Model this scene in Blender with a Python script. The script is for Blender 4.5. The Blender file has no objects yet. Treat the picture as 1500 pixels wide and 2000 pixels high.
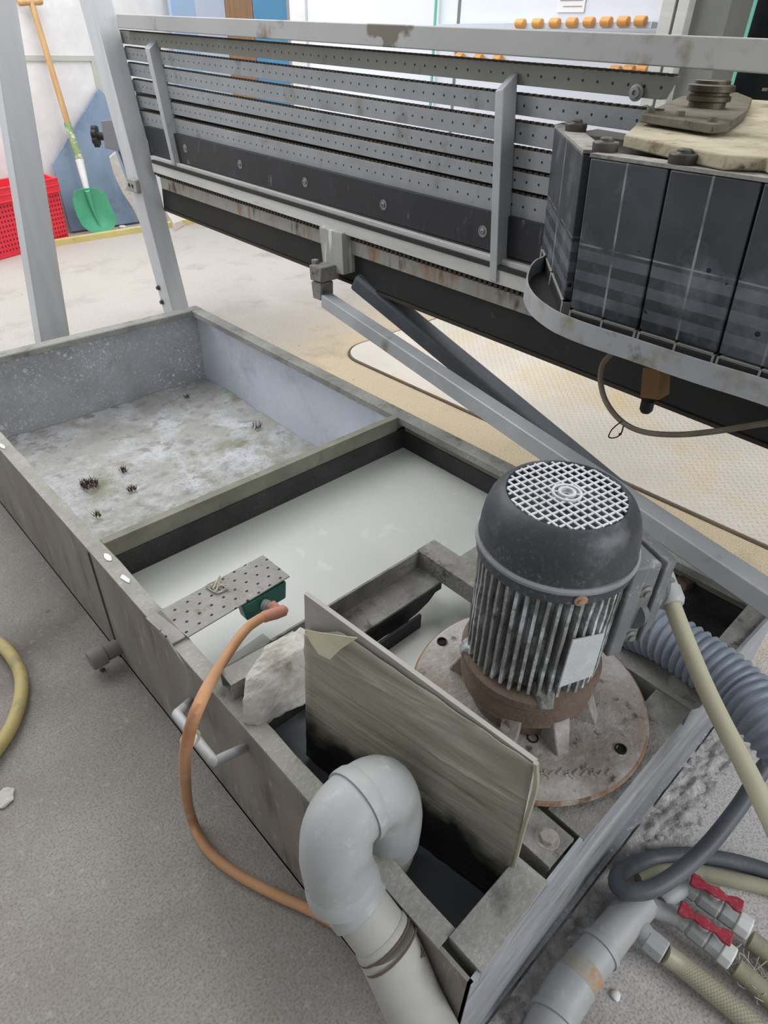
import bpy, bmesh, math, random
from mathutils import Vector, Matrix, noise
random.seed(7)
S = bpy.context.scene
COL = S.collection
PI = math.pi

# ------------------------------------------------------------------ camera
F = 1266.0; CX, CY = 750.0, 1000.0; H = 1.3
_R = [(0.729, -0.684, 0.024), (-0.389, -0.444, -0.807), (0.563, 0.579, -0.590)]
def _orth(r):
    a = Vector(r[0]).normalized(); c_ = Vector(r[2]); c_ = (c_ - a*c_.dot(a)).normalized(); b = c_.cross(a)
    return a, b, c_
RX, RY, RZ = _orth(_R)
cam_d = bpy.data.cameras.new('camera'); cam = bpy.data.objects.new('camera', cam_d); COL.objects.link(cam)
cam_d.sensor_fit = 'VERTICAL'; cam_d.sensor_height = 24.0; cam_d.lens = 24.0*F/2000.0
cam_d.clip_start = 0.02; cam_d.clip_end = 60
cam.matrix_world = Matrix(((RX[0], -RY[0], -RZ[0], 0), (RX[1], -RY[1], -RZ[1], 0), (RX[2], -RY[2], -RZ[2], H), (0, 0, 0, 1)))
S.camera = cam
def ray(px, py):
    return RX*(px-CX) + RY*(py-CY) + RZ*F
def P(px, py, x=None, y=None, z=None):
    """point of the room seen at that place of the photograph, on the plane x=, y= or z="""
    d = ray(px, py)
    t = x/d[0] if x is not None else (y/d[1] if y is not None else (z-H)/d[2])
    return Vector((0, 0, H)) + d*t

# ------------------------------------------------------------------ light
S.view_settings.view_transform = 'Standard'; S.view_settings.look = 'None'
S.view_settings.gamma = 1; S.view_settings.use_curve_mapping = False
S.view_settings.exposure = 0.0
W = bpy.data.worlds.new('world'); S.world = W; W.use_nodes = True
W.node_tree.nodes['Background'].inputs[0].default_value = (0.93, 0.96, 1.0, 1)
W.node_tree.nodes['Background'].inputs[1].default_value = 0.50
def area(name, loc, target, size, size_y, power, color=(1, 1, 1)):
    l = bpy.data.lights.new(name, 'AREA'); l.shape = 'RECTANGLE'; l.size = size; l.size_y = size_y
    l.energy = power; l.color = color
    o = bpy.data.objects.new(name, l); COL.objects.link(o); o.location = loc
    o.rotation_euler = (Vector(target)-Vector(loc)).to_track_quat('-Z', 'Y').to_euler()
    return o
area('daylight_back', (1.2, 4.3, 3.6), (1.9, 3.6, 0.0), 4.0, 2.4, 158, (0.97, 0.985, 1.0))
area('daylight_window', (-1.8, 4.8, 2.6), (1.4, 2.2, 0.1), 1.6, 1.6, 45, (0.95, 0.98, 1.0))
area('daylight_hall', (3.6, 1.6, 3.4), (2.2, 1.4, 0.0), 2.5, 3.0, 115, (1.0, 0.98, 0.95))
area('daylight_side', (1.6, -3.2, 2.2), (0.9, 0.2, 0.2), 2.4, 1.8, 105, (0.95, 0.97, 1.0))

# ------------------------------------------------------------------ materials
def lib(m):
    nt = m.node_tree; N = nt.nodes; L = nt.links
    def n(t, **k):
        o = N.new(t)
        for a, b in k.items(): setattr(o, a, b)
        return o
    def math_(op, a, b=None, c=None):
        o = n('ShaderNodeMath', operation=op)
        for i, v in enumerate((a, b, c)):
            if v is None: continue
            if isinstance(v, (int, float)): o.inputs[i].default_value = v
            else: L.new(v, o.inputs[i])
        return o.outputs[0]
    return nt, N, L, n, math_
def rgb(c): return (c[0], c[1], c[2], 1)
def srgb(r, g, b):
    f = lambda v: ((v/255+0.055)/1.055)**2.4 if v > 10 else v/255/12.92
    return (f(r), f(g), f(b))
MATS = {}
def mat(name, c1, c2=None, scale=5, rough=0.6, metal=0.0, bump=0.15, bscale=60, spots=(), streak=(1, 1, 1), pattern=None, spec=0.4, detail=8, rvar=0.15):
    if name in MATS: return MATS[name]
    c2 = c2 or c1
    m = bpy.data.materials.new(name); m.use_nodes = True; MATS[name] = m
    nt, N, L, n, mt = lib(m); bs = N['Principled BSDF']
    tc = n('ShaderNodeTexCoord'); mp = n('ShaderNodeMapping'); mp.inputs['Scale'].default_value = streak
    L.new(tc.outputs['Object'], mp.inputs['Vector'])
    def noise_(sc, det=detail, vec=mp, rg=0.6):
        q = n('ShaderNodeTexNoise'); q.inputs['Scale'].default_value = sc; q.inputs['Detail'].default_value = det
        q.inputs['Roughness'].default_value = rg
        L.new(vec.outputs[0] if vec is mp else vec, q.inputs['Vector']); return q
    def ramp(src, lo, hi):
        r = n('ShaderNodeMapRange'); r.inputs['From Min'].default_value = lo; r.inputs['From Max'].default_value = hi
        L.new(src, r.inputs['Value']); return r.outputs[0]
    def mix(fac, a, b):
        x = n('ShaderNodeMix', data_type='RGBA')
        if isinstance(fac, float): x.inputs['Factor'].default_value = fac
        else: L.new(fac, x.inputs['Factor'])
        for s, v in ((6, a), (7, b)):
            if isinstance(v, tuple): x.inputs[s].default_value = rgb(v)
            else: L.new(v, x.inputs[s])
        return x.outputs[2]
    base = noise_(scale)
    col = mix(ramp(base.outputs[0], 0.32, 0.68), c1, c2)
    for i, (sc, ss, lo, hi) in enumerate(spots):
        big = ss >= 40; ss = ss*2.2 if big else ss; q = noise_(ss, 5, rg=0.75 if big else (0.55 if i % 2 else 0.7)); lo, hi = (lo-.06, hi+.02) if big else (lo, hi)
        mp2 = n('ShaderNodeMapping'); mp2.inputs['Location'].default_value = (3.1*i+1, 7.7, 2.3*i); L.new(mp.outputs[0], mp2.inputs['Vector']); L.new(mp2.outputs[0], q.inputs['Vector'])
        fc = ramp(q.outputs[0], lo, hi)
        if big:
            fc = mt('MULTIPLY', fc, mt('MULTIPLY', ramp(base.outputs[0], .35, .6), .8))
        col = mix(fc, col, sc)
    height = noise_(bscale, 6).outputs[0]
    if pattern: col, height = pattern(m, col, height, mix, ramp, tc)
    L.new(col, bs.inputs['Base Color'])
    rr = n('ShaderNodeMapRange'); rr.inputs['To Min'].default_value = max(0.03, rough-rvar); rr.inputs['To Max'].default_value = min(1, rough+rvar)
    L.new(base.outputs[0], rr.inputs['Value']); L.new(rr.outputs[0], bs.inputs['Roughness'])
    bs.inputs['Metallic'].default_value = metal; bs.inputs['Specular IOR Level'].default_value = spec
    if bump:
        b = n('ShaderNodeBump'); b.inputs['Strength'].default_value = bump; b.inputs['Distance'].default_value = 0.004
        L.new(height, b.inputs['Height']); L.new(b.outputs[0], bs.inputs['Normal'])
    return m
def dots(su=1.0, sv=1.0, r=0.1, dark=(0.02, 0.02, 0.02), stagger=False, vlo=None, vhi=None, square=False):
    """holes read from the UV map: u, v count holes"""
    def f(m, col, height, mix, ramp, tc):
        nt, N, L, n, mt = lib(m)
        sp = n('ShaderNodeSeparateXYZ'); L.new(tc.outputs['UV'], sp.inputs[0])
        v = mt('MULTIPLY', sp.outputs[1], sv); u = mt('MULTIPLY', sp.outputs[0], su)
        if stagger: u = mt('ADD', u, mt('MULTIPLY', mt('MODULO', mt('FLOOR', v), 2.0), 0.5))
        fu = mt('SUBTRACT', mt('FRACT', u), 0.5); fv = mt('SUBTRACT', mt('FRACT', v), 0.5)
        if square: d = mt('MAXIMUM', mt('ABSOLUTE', fu), mt('ABSOLUTE', fv))
        else: d = mt('SQRT', mt('ADD', mt('MULTIPLY', fu, fu), mt('MULTIPLY', mt('MULTIPLY', fv, fv), (su/sv)**2 if False else 1.0)))
        k = mt('LESS_THAN', d, r)
        if vlo is not None: k = mt('MULTIPLY', k, mt('MULTIPLY', mt('GREATER_THAN', v, vlo), mt('LESS_THAN', v, vhi)))
        return mix(k, col, dark), mt('SUBTRACT', height, mt('MULTIPLY', k, 2.0))
    return f
G = srgb
galv = mat('galvanised_steel', G(152, 154, 155), G(176, 178, 179), 4, 0.5, 0.15, 0.1, spots=[(G(196, 198, 200), 90, .62, .7), (G(118, 116, 110), 7, .6, .75)])
galv_dirty = mat('dusty_galvanised_steel', G(122, 121, 116), G(152, 151, 146), 9, 0.75, 0.1, 0.5, 120, spots=[(G(186, 184, 178), 70, .56, .7), (G(92, 90, 86), 14, .6, .75)])
rimmat = mat('crusted_steel_rim', G(134, 132, 124), G(158, 156, 149), 12, 0.85, 0.0, 0.5, 110, spots=[(G(188, 185, 178), 60, .58, .7), (G(104, 99, 88), 20, .6, .72)])
tankout = mat('stained_steel_sheet', G(120, 112, 104), G(140, 134, 127), 3, 0.6, 0.1, 0.15, spots=[(G(166, 162, 156), 12, .58, .70), (G(92, 84, 77), 6, .55, .75)], streak=(3, 3, 0.8))
tankend = mat('brushed_steel_sheet', G(140, 142, 145), G(164, 167, 172), 4, 0.5, 0.15, 0.15, spots=[(G(190, 192, 196), 16, .58, .75), (G(118, 117, 112), 9, .56, .75)], streak=(1.0, 1.0, 3.0))
def specks(m, col, height, mix, ramp, tc):
    nt, N, L, n, mt = lib(m)
    for sc, rr_, c_ in ((48, .20, G(226, 226, 226)), (110, .24, G(214, 215, 216)), (17, .11, G(226, 227, 226))):
        vo = n('ShaderNodeTexVoronoi'); vo.inputs['Scale'].default_value = sc; L.new(tc.outputs['Object'], vo.inputs['Vector'])
        sc_ = n('ShaderNodeSeparateColor'); L.new(vo.outputs['Color'], sc_.inputs[0])
        rad = mt('MULTIPLY', mt('SUBTRACT', sc_.outputs[0], .25), rr_*2.4)
        nz = n('ShaderNodeTexNoise'); nz.inputs['Scale'].default_value = 3.2; L.new(tc.outputs['Object'], nz.inputs['Vector'])
        k = mt('MULTIPLY', mt('LESS_THAN', vo.outputs['Distance'], rad), ramp(nz.outputs[0], .38, .62))
        col = mix(mt('MULTIPLY', k, .75), col, c_)
    return col, height
tankright = mat('lit_slurry_coat', G(196, 203, 214), G(212, 218, 228), 4, 0.55, 0.05, 0.15, spots=[(G(176, 182, 192), 3, .54, .7)], pattern=specks)  # slurry coat made paler: window light on this wall put into the colour
tankin = mat('slurry_coated_steel', G(152, 154, 157), G(170, 173, 178), 5, 0.6, 0.05, 0.2, spots=[(G(142, 144, 141), 3.2, .52, .7), (G(218, 219, 220), 55, .585, .65), (G(132, 130, 128), 9, .62, .8)], pattern=specks)
darkwet_shade = mat('black_crust_and_shade', G(36, 36, 37), G(58, 57, 55), 10, 0.55, 0.0, 0.5, 120, spots=[(G(120, 118, 120), 90, .62, .72)])  # wet crust colour, also used for the shade sheet over the well water
oliveband = mat('olive_stained_steel', G(112, 111, 98), G(134, 133, 120), 14, 0.8, 0, 0.4, spots=[(G(70, 67, 56), 16, .6, .75)])
crust = mat('grey_crusted_iron', G(110, 108, 103), G(142, 140, 134), 18, 0.9, 0, 1.0, 140, spots=[(G(70, 68, 64), 30, .56, .7), (G(168, 165, 158), 60, .6, .7)])
rust = mat('rusty_cast_iron', G(120, 107, 97), G(150, 143, 136), 9, 0.85, 0.05, 0.8, 120, spots=[(G(172, 168, 165), 5, .46, .62), (G(104, 76, 60), 7, .56, .68), (G(186, 183, 180), 60, .60, .70), (G(78, 66, 58), 34, .60, .70)])
rust2 = mat('brown_rust', G(90, 76, 68), G(116, 99, 88), 14, 0.9, 0, 0.7, 120, spots=[(G(146, 112, 86), 26, .6, .75)])
blackp = mat('dusty_black_plastic', G(48, 50, 54), G(66, 68, 73), 6, 0.5, 0, 0.1, spots=[(G(118, 120, 125), 9, .50, .85), (G(132, 134, 140), 70, .60, .74), (G(40, 42, 46), 16, .58, .72)])
blackm = mat('black_painted_steel', G(33, 32, 31), G(46, 45, 43), 4, 0.7, 0, 0.2, spots=[(G(70, 68, 64), 30, .62, .75)])
guardm = mat('black_plastic_guard', G(30, 31, 34), G(44, 45, 49), 8, 0.45, 0, 0.15, spots=[(G(128, 130, 136), 26, .6, .8)], streak=(1, 1, .35))
alu = mat('dirty_aluminium', G(184, 184, 180), G(204, 204, 200), 6, 0.5, 0.25, 0.1, spots=[(G(120, 116, 106), 18, .6, .78)], streak=(1, .4, 3))
def railpat(m, col, height, mix, ramp, tc):
    nt, N, L, n, mt = lib(m)
    ge = n('ShaderNodeNewGeometry'); sp = n('ShaderNodeSeparateXYZ'); L.new(ge.outputs['Position'], sp.inputs[0])
    nz = n('ShaderNodeTexNoise'); nz.inputs['Scale'].default_value = 16; nz.inputs['Detail'].default_value = 7; L.new(ge.outputs['Position'], nz.inputs['Vector'])
    q = P(760, 62, x=1.56)
    dy = mt('SUBTRACT', sp.outputs[1], q.y); dz = mt('SUBTRACT', sp.outputs[2], q.z+.02)
    wd = mt('ADD', mt('MULTIPLY', mt('ABSOLUTE', dy), 9.0), mt('MULTIPLY', mt('ABSOLUTE', dz), 11.0))
    k = ramp(mt('ADD', wd, mt('MULTIPLY', mt('SUBTRACT', nz.outputs[0], .5), 2.4)), 1.05, .85)
    col = mix(mt('MULTIPLY', k, .85), col, G(98, 88, 72))
    k2 = mt('MULTIPLY', ramp(sp.outputs[1], 1.15, .8), ramp(nz.outputs[0], .52, .66))
    return mix(mt('MULTIPLY', k2, .7), col, G(126, 114, 92)), height
railm = mat('painted_grey_rail', G(160, 160, 160), G(172, 171, 168), 3, 0.5, 0.1, 0.05, spots=[(G(120, 106, 88), 3.2, .63, .72), (G(88, 78, 66), 22, .70, .76)], pattern=railpat)
slatm = mat('perforated_zinc_slat', G(136, 139, 142), G(150, 152, 154), 6, 0.5, 0.2, 0.1, spots=[(G(182, 184, 186), 50, .62, .72), (G(112, 110, 106), 8, .58, .75)], pattern=dots(1, 1, 0.085))
slatold = mat('tarnished_perforated_slat', G(118, 117, 110), G(136, 135, 128), 6, 0.6, 0.1, 0.15, spots=[(G(92, 84, 74), 5, .6, .75)], pattern=dots(1, 1, 0.085))
chainm = mat('brown_chain', G(58, 50, 42), G(84, 74, 62), 40, 0.8, 0, 0.6)
postm = mat('satin_steel_post', G(178, 181, 184), G(192, 194, 197), 3, 0.45, 0.2, 0.05, streak=(6, 6, .5))
chan = mat('rust_streaked_channel', G(140, 138, 132), G(156, 154, 148), 6, 0.7, 0, 0.2, spots=[(G(138, 98, 60), 4, .52, .66), (G(92, 80, 66), 16, .56, .70)], streak=(1, 1.5, .6))
pvc = mat('grey_pvc', G(152, 155, 154), G(166, 168, 167), 5, 0.5, 0, 0.15, spots=[(G(184, 184, 182), 30, .58, .75), (G(128, 128, 124), 8, .6, .8)])
pvcold = mat('aged_pale_pvc', G(158, 157, 150), G(172, 171, 164), 6, 0.6, 0, 0.2, spots=[(G(134, 130, 120), 10, .56, .75)])
steel = mat('greasy_steel', G(66, 63, 58), G(92, 89, 83), 16, 0.45, 0.4, 0.2, spots=[(G(46, 40, 34), 12, .5, .7)])
ironh = mat('olive_grease_iron', G(82, 76, 62), G(108, 101, 84), 20, 0.7, 0, 0.5, spots=[(G(50, 45, 36), 14, .55, .7)])
cream = mat('cream_stone_slurry', G(150, 141, 118), G(184, 176, 152), 6, 0.85, 0, 0.8, 50, spots=[(G(112, 98, 72), 9, .54, .70), (G(70, 62, 50), 24, .62, .72)])
def padpat(m, col, height, mix, ramp, tc):
    nt, N, L, n, mt = lib(m)
    sp = n('ShaderNodeSeparateXYZ'); L.new(tc.outputs['UV'], sp.inputs[0])
    def band(v, c_, w): return mt('LESS_THAN', mt('ABSOLUTE', mt('SUBTRACT', v, c_)), w)
    nz0 = n('ShaderNodeTexNoise'); nz0.inputs['Scale'].default_value = 14; L.new(tc.outputs['Object'], nz0.inputs['Vector'])
    k = mt('MAXIMUM', band(sp.outputs[0], 0.5, 0.014), band(sp.outputs[1], 0.46, 0.006))
    col = mix(mt('MULTIPLY', k, ramp(nz0.outputs[0], .35, .6)), col, G(140, 141, 142))
    rb = mt('MULTIPLY', mt('MULTIPLY', mt('LESS_THAN', sp.outputs[1], 0.44), mt('GREATER_THAN', mt('FRACT', mt('MULTIPLY', sp.outputs[1], 7.0)), 0.5)), mt('MULTIPLY', nz0.outputs[0], 0.36))
    col = mix(rb, col, G(150, 158, 168))
    vo = n('ShaderNodeTexVoronoi'); vo.inputs['Scale'].default_value = 42; L.new(tc.outputs['Object'], vo.inputs['Vector'])
    d = mt('MULTIPLY', mt('LESS_THAN', vo.outputs['Distance'], 0.2), mt('LESS_THAN', sp.outputs[1], 0.5))
    nz = n('ShaderNodeTexNoise'); nz.inputs['Scale'].default_value = 9; L.new(tc.outputs['Object'], nz.inputs['Vector'])
    d = mt('MULTIPLY', d, mt('GREATER_THAN', nz.outputs[0], 0.5))
    return mix(d, col, G(26, 27, 30)), height
padm = mat('black_rubber_pad', G(48, 50, 54), G(70, 74, 80), 5, 0.42, 0, 0.08, spots=[(G(112, 117, 124), 7, .50, .80), (G(38, 40, 45), 5, .55, .8)], pattern=padpat)
whitep = mat('white_plastic', G(205, 206, 204), G(222, 222, 220), 8, 0.6, 0, 0.1)
greenp = mat('green_plastic', G(22, 84, 72), G(32, 102, 88), 10, 0.4, 0, 0.1)
redp = mat('red_crate_plastic', G(222, 42, 60), G(232, 56, 72), 5, 0.5, 0, 0.0, pattern=dots(1, 1, .24, G(120, 16, 30), vlo=1.0, vhi=15.0, square=True))
redv = mat('dusty_red_handle', G(140, 34, 50), G(172, 62, 76), 20, 0.6, 0, 0.2, spots=[(G(190, 170, 168), 60, .62, .72)])
shov = mat('green_shovel_plastic', G(82, 172, 136), G(98, 190, 152), 8, 0.35, 0, 0.05, spots=[(G(150, 206, 184), 30, .62, .8)])
wood = mat('varnished_wood', G(186, 146, 96), G(206, 168, 120), 6, 0.5, 0, 0.05, streak=(10, 10, 1))
def floorpat(m, col, height, mix, ramp, tc):
    nt, N, L, n, mt = lib(m)
    # beige mineral dust that settled on the hall side of the tank
    ge = n('ShaderNodeNewGeometry'); sp = n('ShaderNodeSeparateXYZ'); L.new(ge.outputs['Position'], sp.inputs[0])
    nz = n('ShaderNodeTexNoise'); nz.inputs['Scale'].default_value = 1.6; nz.inputs['Detail'].default_value = 6; L.new(tc.outputs['Object'], nz.inputs['Vector'])
    w = mt('MULTIPLY', mt('SUBTRACT', nz.outputs[0], 0.5), 1.2)
    k1 = ramp(mt('ADD', sp.outputs[0], w), 1.15, 1.5)
    k2 = ramp(mt('ADD', sp.outputs[1], w), 3.3, 2.3)
    col = mix(mt('MULTIPLY', mt('MULTIPLY', k1, k2), 0.9), col, G(206, 188, 158))
    k3 = ramp(mt('ADD', sp.outputs[1], mt('MULTIPLY', w, .8)), 2.5, 3.7)  # floor paler towards the back: brighter light there put into the colour
    col = mix(mt('MULTIPLY', k3, .8), col, G(196, 190, 183))
    # pale scale crust past the end of the tank
    k4 = mt('MULTIPLY', ramp(mt('ADD', sp.outputs[0], mt('MULTIPLY', w, .3)), 0.42, 0.62), ramp(mt('ADD', sp.outputs[1], mt('MULTIPLY', w, .2)), .22, .1))
    col = mix(mt('MULTIPLY', k4, 0.85), col, G(206, 202, 200))
    st = n('ShaderNodeTexNoise'); st.inputs['Scale'].default_value = 2.3; st.inputs['Detail'].default_value = 9; st.inputs['Roughness'].default_value = .7; L.new(ge.outputs['Position'], st.inputs['Vector'])
    col = mix(mt('MULTIPLY', ramp(st.outputs[0], .52, .66), .30), col, G(112, 102, 90))
    vo = n('ShaderNodeTexVoronoi'); vo.inputs['Scale'].default_value = 6; L.new(ge.outputs['Position'], vo.inputs['Vector'])
    col = mix(mt('MULTIPLY', ramp(mt('ADD', vo.outputs['Distance'], mt('MULTIPLY', nz.outputs[0], .08)), .085, .07), .55), col, G(86, 78, 70))
    fine = n('ShaderNodeTexNoise'); fine.inputs['Scale'].default_value = 70; fine.inputs['Detail'].default_value = 4; L.new(tc.outputs['Object'], fine.inputs['Vector'])
    f2 = n('ShaderNodeTexNoise'); f2.inputs['Scale'].default_value = 220; f2.inputs['Detail'].default_value = 3; L.new(tc.outputs['Object'], f2.inputs['Vector'])
    col = mix(mt('MULTIPLY', ramp(f2.outputs[0], .45, .68), .5), col, G(90, 85, 80))
    col = mix(mt('MULTIPLY', ramp(fine.outputs[0], .58, .72), .16), col, G(206, 202, 196))
    return col, mt('ADD', height, mt('MULTIPLY', fine.outputs[0], .6))
floorm = mat('worn_concrete', G(134, 128, 122), G(153, 148, 142), 3.5, 0.85, 0, 0.5, 60, spots=[(G(168, 165, 160), 26, .62, .74), (G(106, 99, 92), 2.2, .55, .75)], pattern=floorpat)
def platepat(m, col, height, mix, ramp, tc):
    nt, N, L, n, mt = lib(m)
    ge = n('ShaderNodeNewGeometry'); sp = n('ShaderNodeSeparateXYZ'); L.new(ge.outputs['Position'], sp.inputs[0])
    x = mt('DIVIDE', mt('ADD', sp.outputs[0], sp.outputs[1]), 0.034); y = mt('DIVIDE', mt('SUBTRACT', sp.outputs[0], sp.outputs[1]), 0.034)
    x = mt('ADD', x, 200.0); y = mt('ADD', y, 200.0)
    fx = mt('SUBTRACT', mt('FRACT', x), .5); fy = mt('SUBTRACT', mt('FRACT', y), .5)
    par = mt('MODULO', mt('ADD', mt('FLOOR', x), mt('FLOOR', y)), 2.0)
    def el(a, b): return mt('SQRT', mt('ADD', mt('POWER', mt('MULTIPLY', a, 1.1), 2.0), mt('POWER', mt('MULTIPLY', b, 4.6), 2.0)))
    d = mt('ADD', mt('MULTIPLY', el(fx, fy), par), mt('MULTIPLY', el(fy, fx), mt('SUBTRACT', 1.0, par)))
    hgt = ramp(d, .48, .34)
    keep = ramp(mt('ADD', sp.outputs[0], mt('MULTIPLY', sp.outputs[1], -.25)), 1.75, 2.1)
    hgt = mt('MULTIPLY', hgt, keep)
    return mix(mt('MULTIPLY', hgt, .4), col, G(160, 146, 128)), mt('ADD', mt('MULTIPLY', height, .3), mt('MULTIPLY', hgt, 3.0))
platem = mat('dusty_chequer_plate', G(198, 190, 178), G(210, 202, 191), 3, 0.7, 0, 0.5, 50, spots=[(G(206, 186, 150), 2, .5, .7), (G(150, 134, 112), 40, .72, .78)], pattern=platepat)
sedm = mat('dried_slurry_sediment', G(158, 157, 148), G(184, 184, 184), 5, 0.95, 0, 0.9, 70, spots=[(G(200, 200, 204), 5, .48, .64), (G(136, 136, 112), 5, .56, .70), (G(100, 94, 86), 50, .58, .68), (G(150, 148, 144), 20, .55, .66)])
def watpat(m, col, height, mix, ramp, tc):
    nt, N, L, n, mt = lib(m)
    vo = n('ShaderNodeTexNoise'); vo.inputs['Scale'].default_value = 11; vo.inputs['Detail'].default_value = 3; vo.inputs['Distortion'].default_value = 1.2
    L.new(tc.outputs['Object'], vo.inputs['Vector'])
    return mix(mt('MULTIPLY', ramp(vo.outputs[0], .63, .68), .35), col, G(206, 208, 206)), height
waterm = mat('milky_slurry_water', G(182, 184, 178), G(190, 192, 186), 1.5, 0.34, 0, 0.03, 8, spec=0.5, pattern=watpat, rvar=.06)
darkwater = mat('dark_sump_water', G(80, 84, 87), G(96, 100, 103), 4, 0.2, 0, 0.02, 8, spec=.5)
stonem = mat('rough_concrete_lump', G(172, 168, 160), G(200, 197, 190), 12, 0.95, 0, 1.0, 90, spots=[(G(206, 204, 200), 40, .6, .7), (G(116, 106, 86), 8, .6, .75)])
orangeh = mat('faded_orange_hose', G(176, 130, 92), G(190, 146, 108), 6, 0.6, 0, 0.1, spots=[(G(170, 104, 66), 5, .55, .75), (G(180, 172, 150), 12, .6, .8)])
redconn = mat('terracotta_plastic', G(172, 112, 92), G(186, 132, 112), 20, 0.6, 0, 0.2, spots=[(G(196, 180, 168), 30, .6, .75)])
yellowh = mat('yellow_hose', G(164, 148, 92), G(176, 162, 110), 10, 0.6, 0, 0.2, spots=[(G(140, 130, 100), 16, .55, .7)])
creamc = mat('cream_cable', G(168, 163, 138), G(184, 179, 156), 5, 0.4, 0, 0.05, spots=[(G(150, 146, 120), 12, .6, .8)])
blackh = mat('dark_rubber_hose', G(70, 74, 78), G(96, 100, 106), 10, 0.5, 0, 0.1, spots=[(G(128, 128, 126), 16, .58, .8)])
corr = mat('blue_grey_corrugated', G(112, 120, 132), G(134, 142, 154), 10, 0.5, 0, 0.1, spots=[(G(90, 84, 80), 14, .6, .75), (G(168, 172, 178), 60, .64, .74)])
def braid(m, col, height, mix, ramp, tc):
    nt, N, L, n, mt = lib(m)
    sp = n('ShaderNodeSeparateXYZ'); L.new(tc.outputs['UV'], sp.inputs[0])
    a = mt('FRACT', mt('ADD', mt('MULTIPLY', sp.outputs[0], 12.0), mt('MULTIPLY', sp.outputs[1], 40.0)))
    b = mt('FRACT', mt('SUBTRACT', mt('MULTIPLY', sp.outputs[0], 12.0), mt('MULTIPLY', sp.outputs[1], 40.0)))
    k = mt('MAXIMUM', mt('LESS_THAN', a, .22), mt('LESS_THAN', mt('ABSOLUTE', b), .22))
    return mix(mt('MULTIPLY', k, .6), col, G(190, 184, 150)), height
braidm = mat('braided_clear_hose', G(134, 129, 112), G(150, 145, 129), 10, 0.4, 0, 0.05, pattern=braid)
beigeh = mat('beige_hose', G(146, 142, 120), G(160, 156, 134), 10, 0.6, 0, 0.1, spots=[(G(126, 120, 104), 12, .6, .8)])
TIDE, TIDE0 = 0.0, 0.372
def boardpat(m, col, height, mix, ramp, tc):
    nt, N, L, n, mt = lib(m)
    mp = n('ShaderNodeMapping'); mp.inputs['Rotation'].default_value = (math.radians(-16), 0, 0); mp.inputs['Scale'].default_value = (2, 2.4, 17)
    L.new(tc.outputs['Object'], mp.inputs[0])
    nz = n('ShaderNodeTexNoise'); nz.inputs['Scale'].default_value = 1.6; nz.inputs['Detail'].default_value = 5; nz.inputs['Distortion'].default_value = .8; L.new(mp.outputs[0], nz.inputs['Vector'])
    col = mix(mt('MULTIPLY', ramp(nz.outputs[0], .56, .42), .55), col, G(128, 125, 106))
    col = mix(mt('MULTIPLY', ramp(nz.outputs[0], .40, .34), .6), col, G(96, 93, 80))
    col = mix(mt('MULTIPLY', ramp(nz.outputs[0], .60, .66), .7), col, G(182, 180, 162))
    # the tide mark of black sludge at the foot of the wrap
    ge = n('ShaderNodeNewGeometry'); sp = n('ShaderNodeSeparateXYZ'); L.new(ge.outputs['Position'], sp.inputs[0])
    n2 = n('ShaderNodeTexNoise'); n2.inputs['Scale'].default_value = 9; n2.inputs['Detail'].default_value = 6; L.new(tc.outputs['Object'], n2.inputs['Vector'])
    t = mt('ADD', mt('ADD', sp.outputs[2], mt('MULTIPLY', sp.outputs[1], TIDE)), mt('MULTIPLY', mt('SUBTRACT', n2.outputs[0], .5), .22))
    return mix(ramp(t, TIDE0+.03, TIDE0-.02), col, G(27, 27, 29)), mt('MULTIPLY', nz.outputs[0], 4.0)
boardm = mat('plastic_wrapped_board', G(146, 141, 128), G(160, 155, 144), 6, 0.4, 0, 0.35, pattern=boardpat, spec=.5)
boardedge = mat('grey_board', G(156, 151, 146), G(172, 167, 163), 10, 0.8, 0, 0.3, streak=(1, 1, 4))
film = mat('cloudy_plastic_film', G(176, 170, 146), G(190, 184, 160), 8, 0.35, 0, 0.2, spec=.5)
wallm = mat('white_stone_slab', G(212, 211, 210), G(228, 227, 227), 8, 0.7, 0, 0.05, spots=[(G(190, 188, 186), 60, .62, .75)])
bluepan = mat('slate_blue_panel', G(120, 138, 160), G(140, 158, 178), 2, 0.4, 0, 0.02, spots=[(G(92, 106, 130), 2, .5, .7)])
bluedoor = mat('blue_painted_sheet', G(96, 158, 200), G(104, 166, 206), 3, 0.5, 0, 0)
palewall = mat('white_enamelled_sheet', G(218, 222, 232), G(228, 231, 238), 2, 0.4, 0, 0)
teal = mat('teal_glass_edge', G(110, 180, 160), G(120, 190, 170), 4, 0.2, 0, 0)
greyp = mat('grey_painted_post', G(108, 110, 104), G(124, 125, 119), 5, 0.6, 0, 0.1)
orangep = mat('amber_roller_plastic', G(214, 150, 76), G(228, 170, 96), 10, 0.4, 0, 0)
paper = mat('white_paper', G(236, 236, 234), G(242, 242, 240), 3, 0.8, 0, 0)
ink = mat('grey_ink', G(150, 150, 156), G(156, 156, 160), 3, 0.8, 0, 0)
yellowstrip = mat('yellow_painted_kerb', G(196, 180, 116), G(212, 196, 136), 8, 0.8, 0, 0.3, spots=[(G(160, 152, 120), 20, .58, .7)])
weedm = mat('dried_red_brown_moss', G(72, 50, 48), G(98, 70, 64), 30, 0.9, 0, 0)
weedg = mat('dull_green_moss', G(88, 88, 58), G(110, 108, 76), 30, 0.9, 0, 0)
finm = mat('lime_crusted_fin_casting', G(118, 119, 117), G(146, 147, 145), 30, 0.85, 0.1, 0.8, 160, spots=[(G(196, 200, 202), 14, .50, .62), (G(84, 74, 64), 20, .62, .72)])
platelab = mat('speckled_metal_nameplate', G(176, 180, 182), G(194, 197, 198), 30, 0.6, 0.1, 0.3, spots=[(G(128, 130, 130), 120, .6, .7)])
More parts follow.
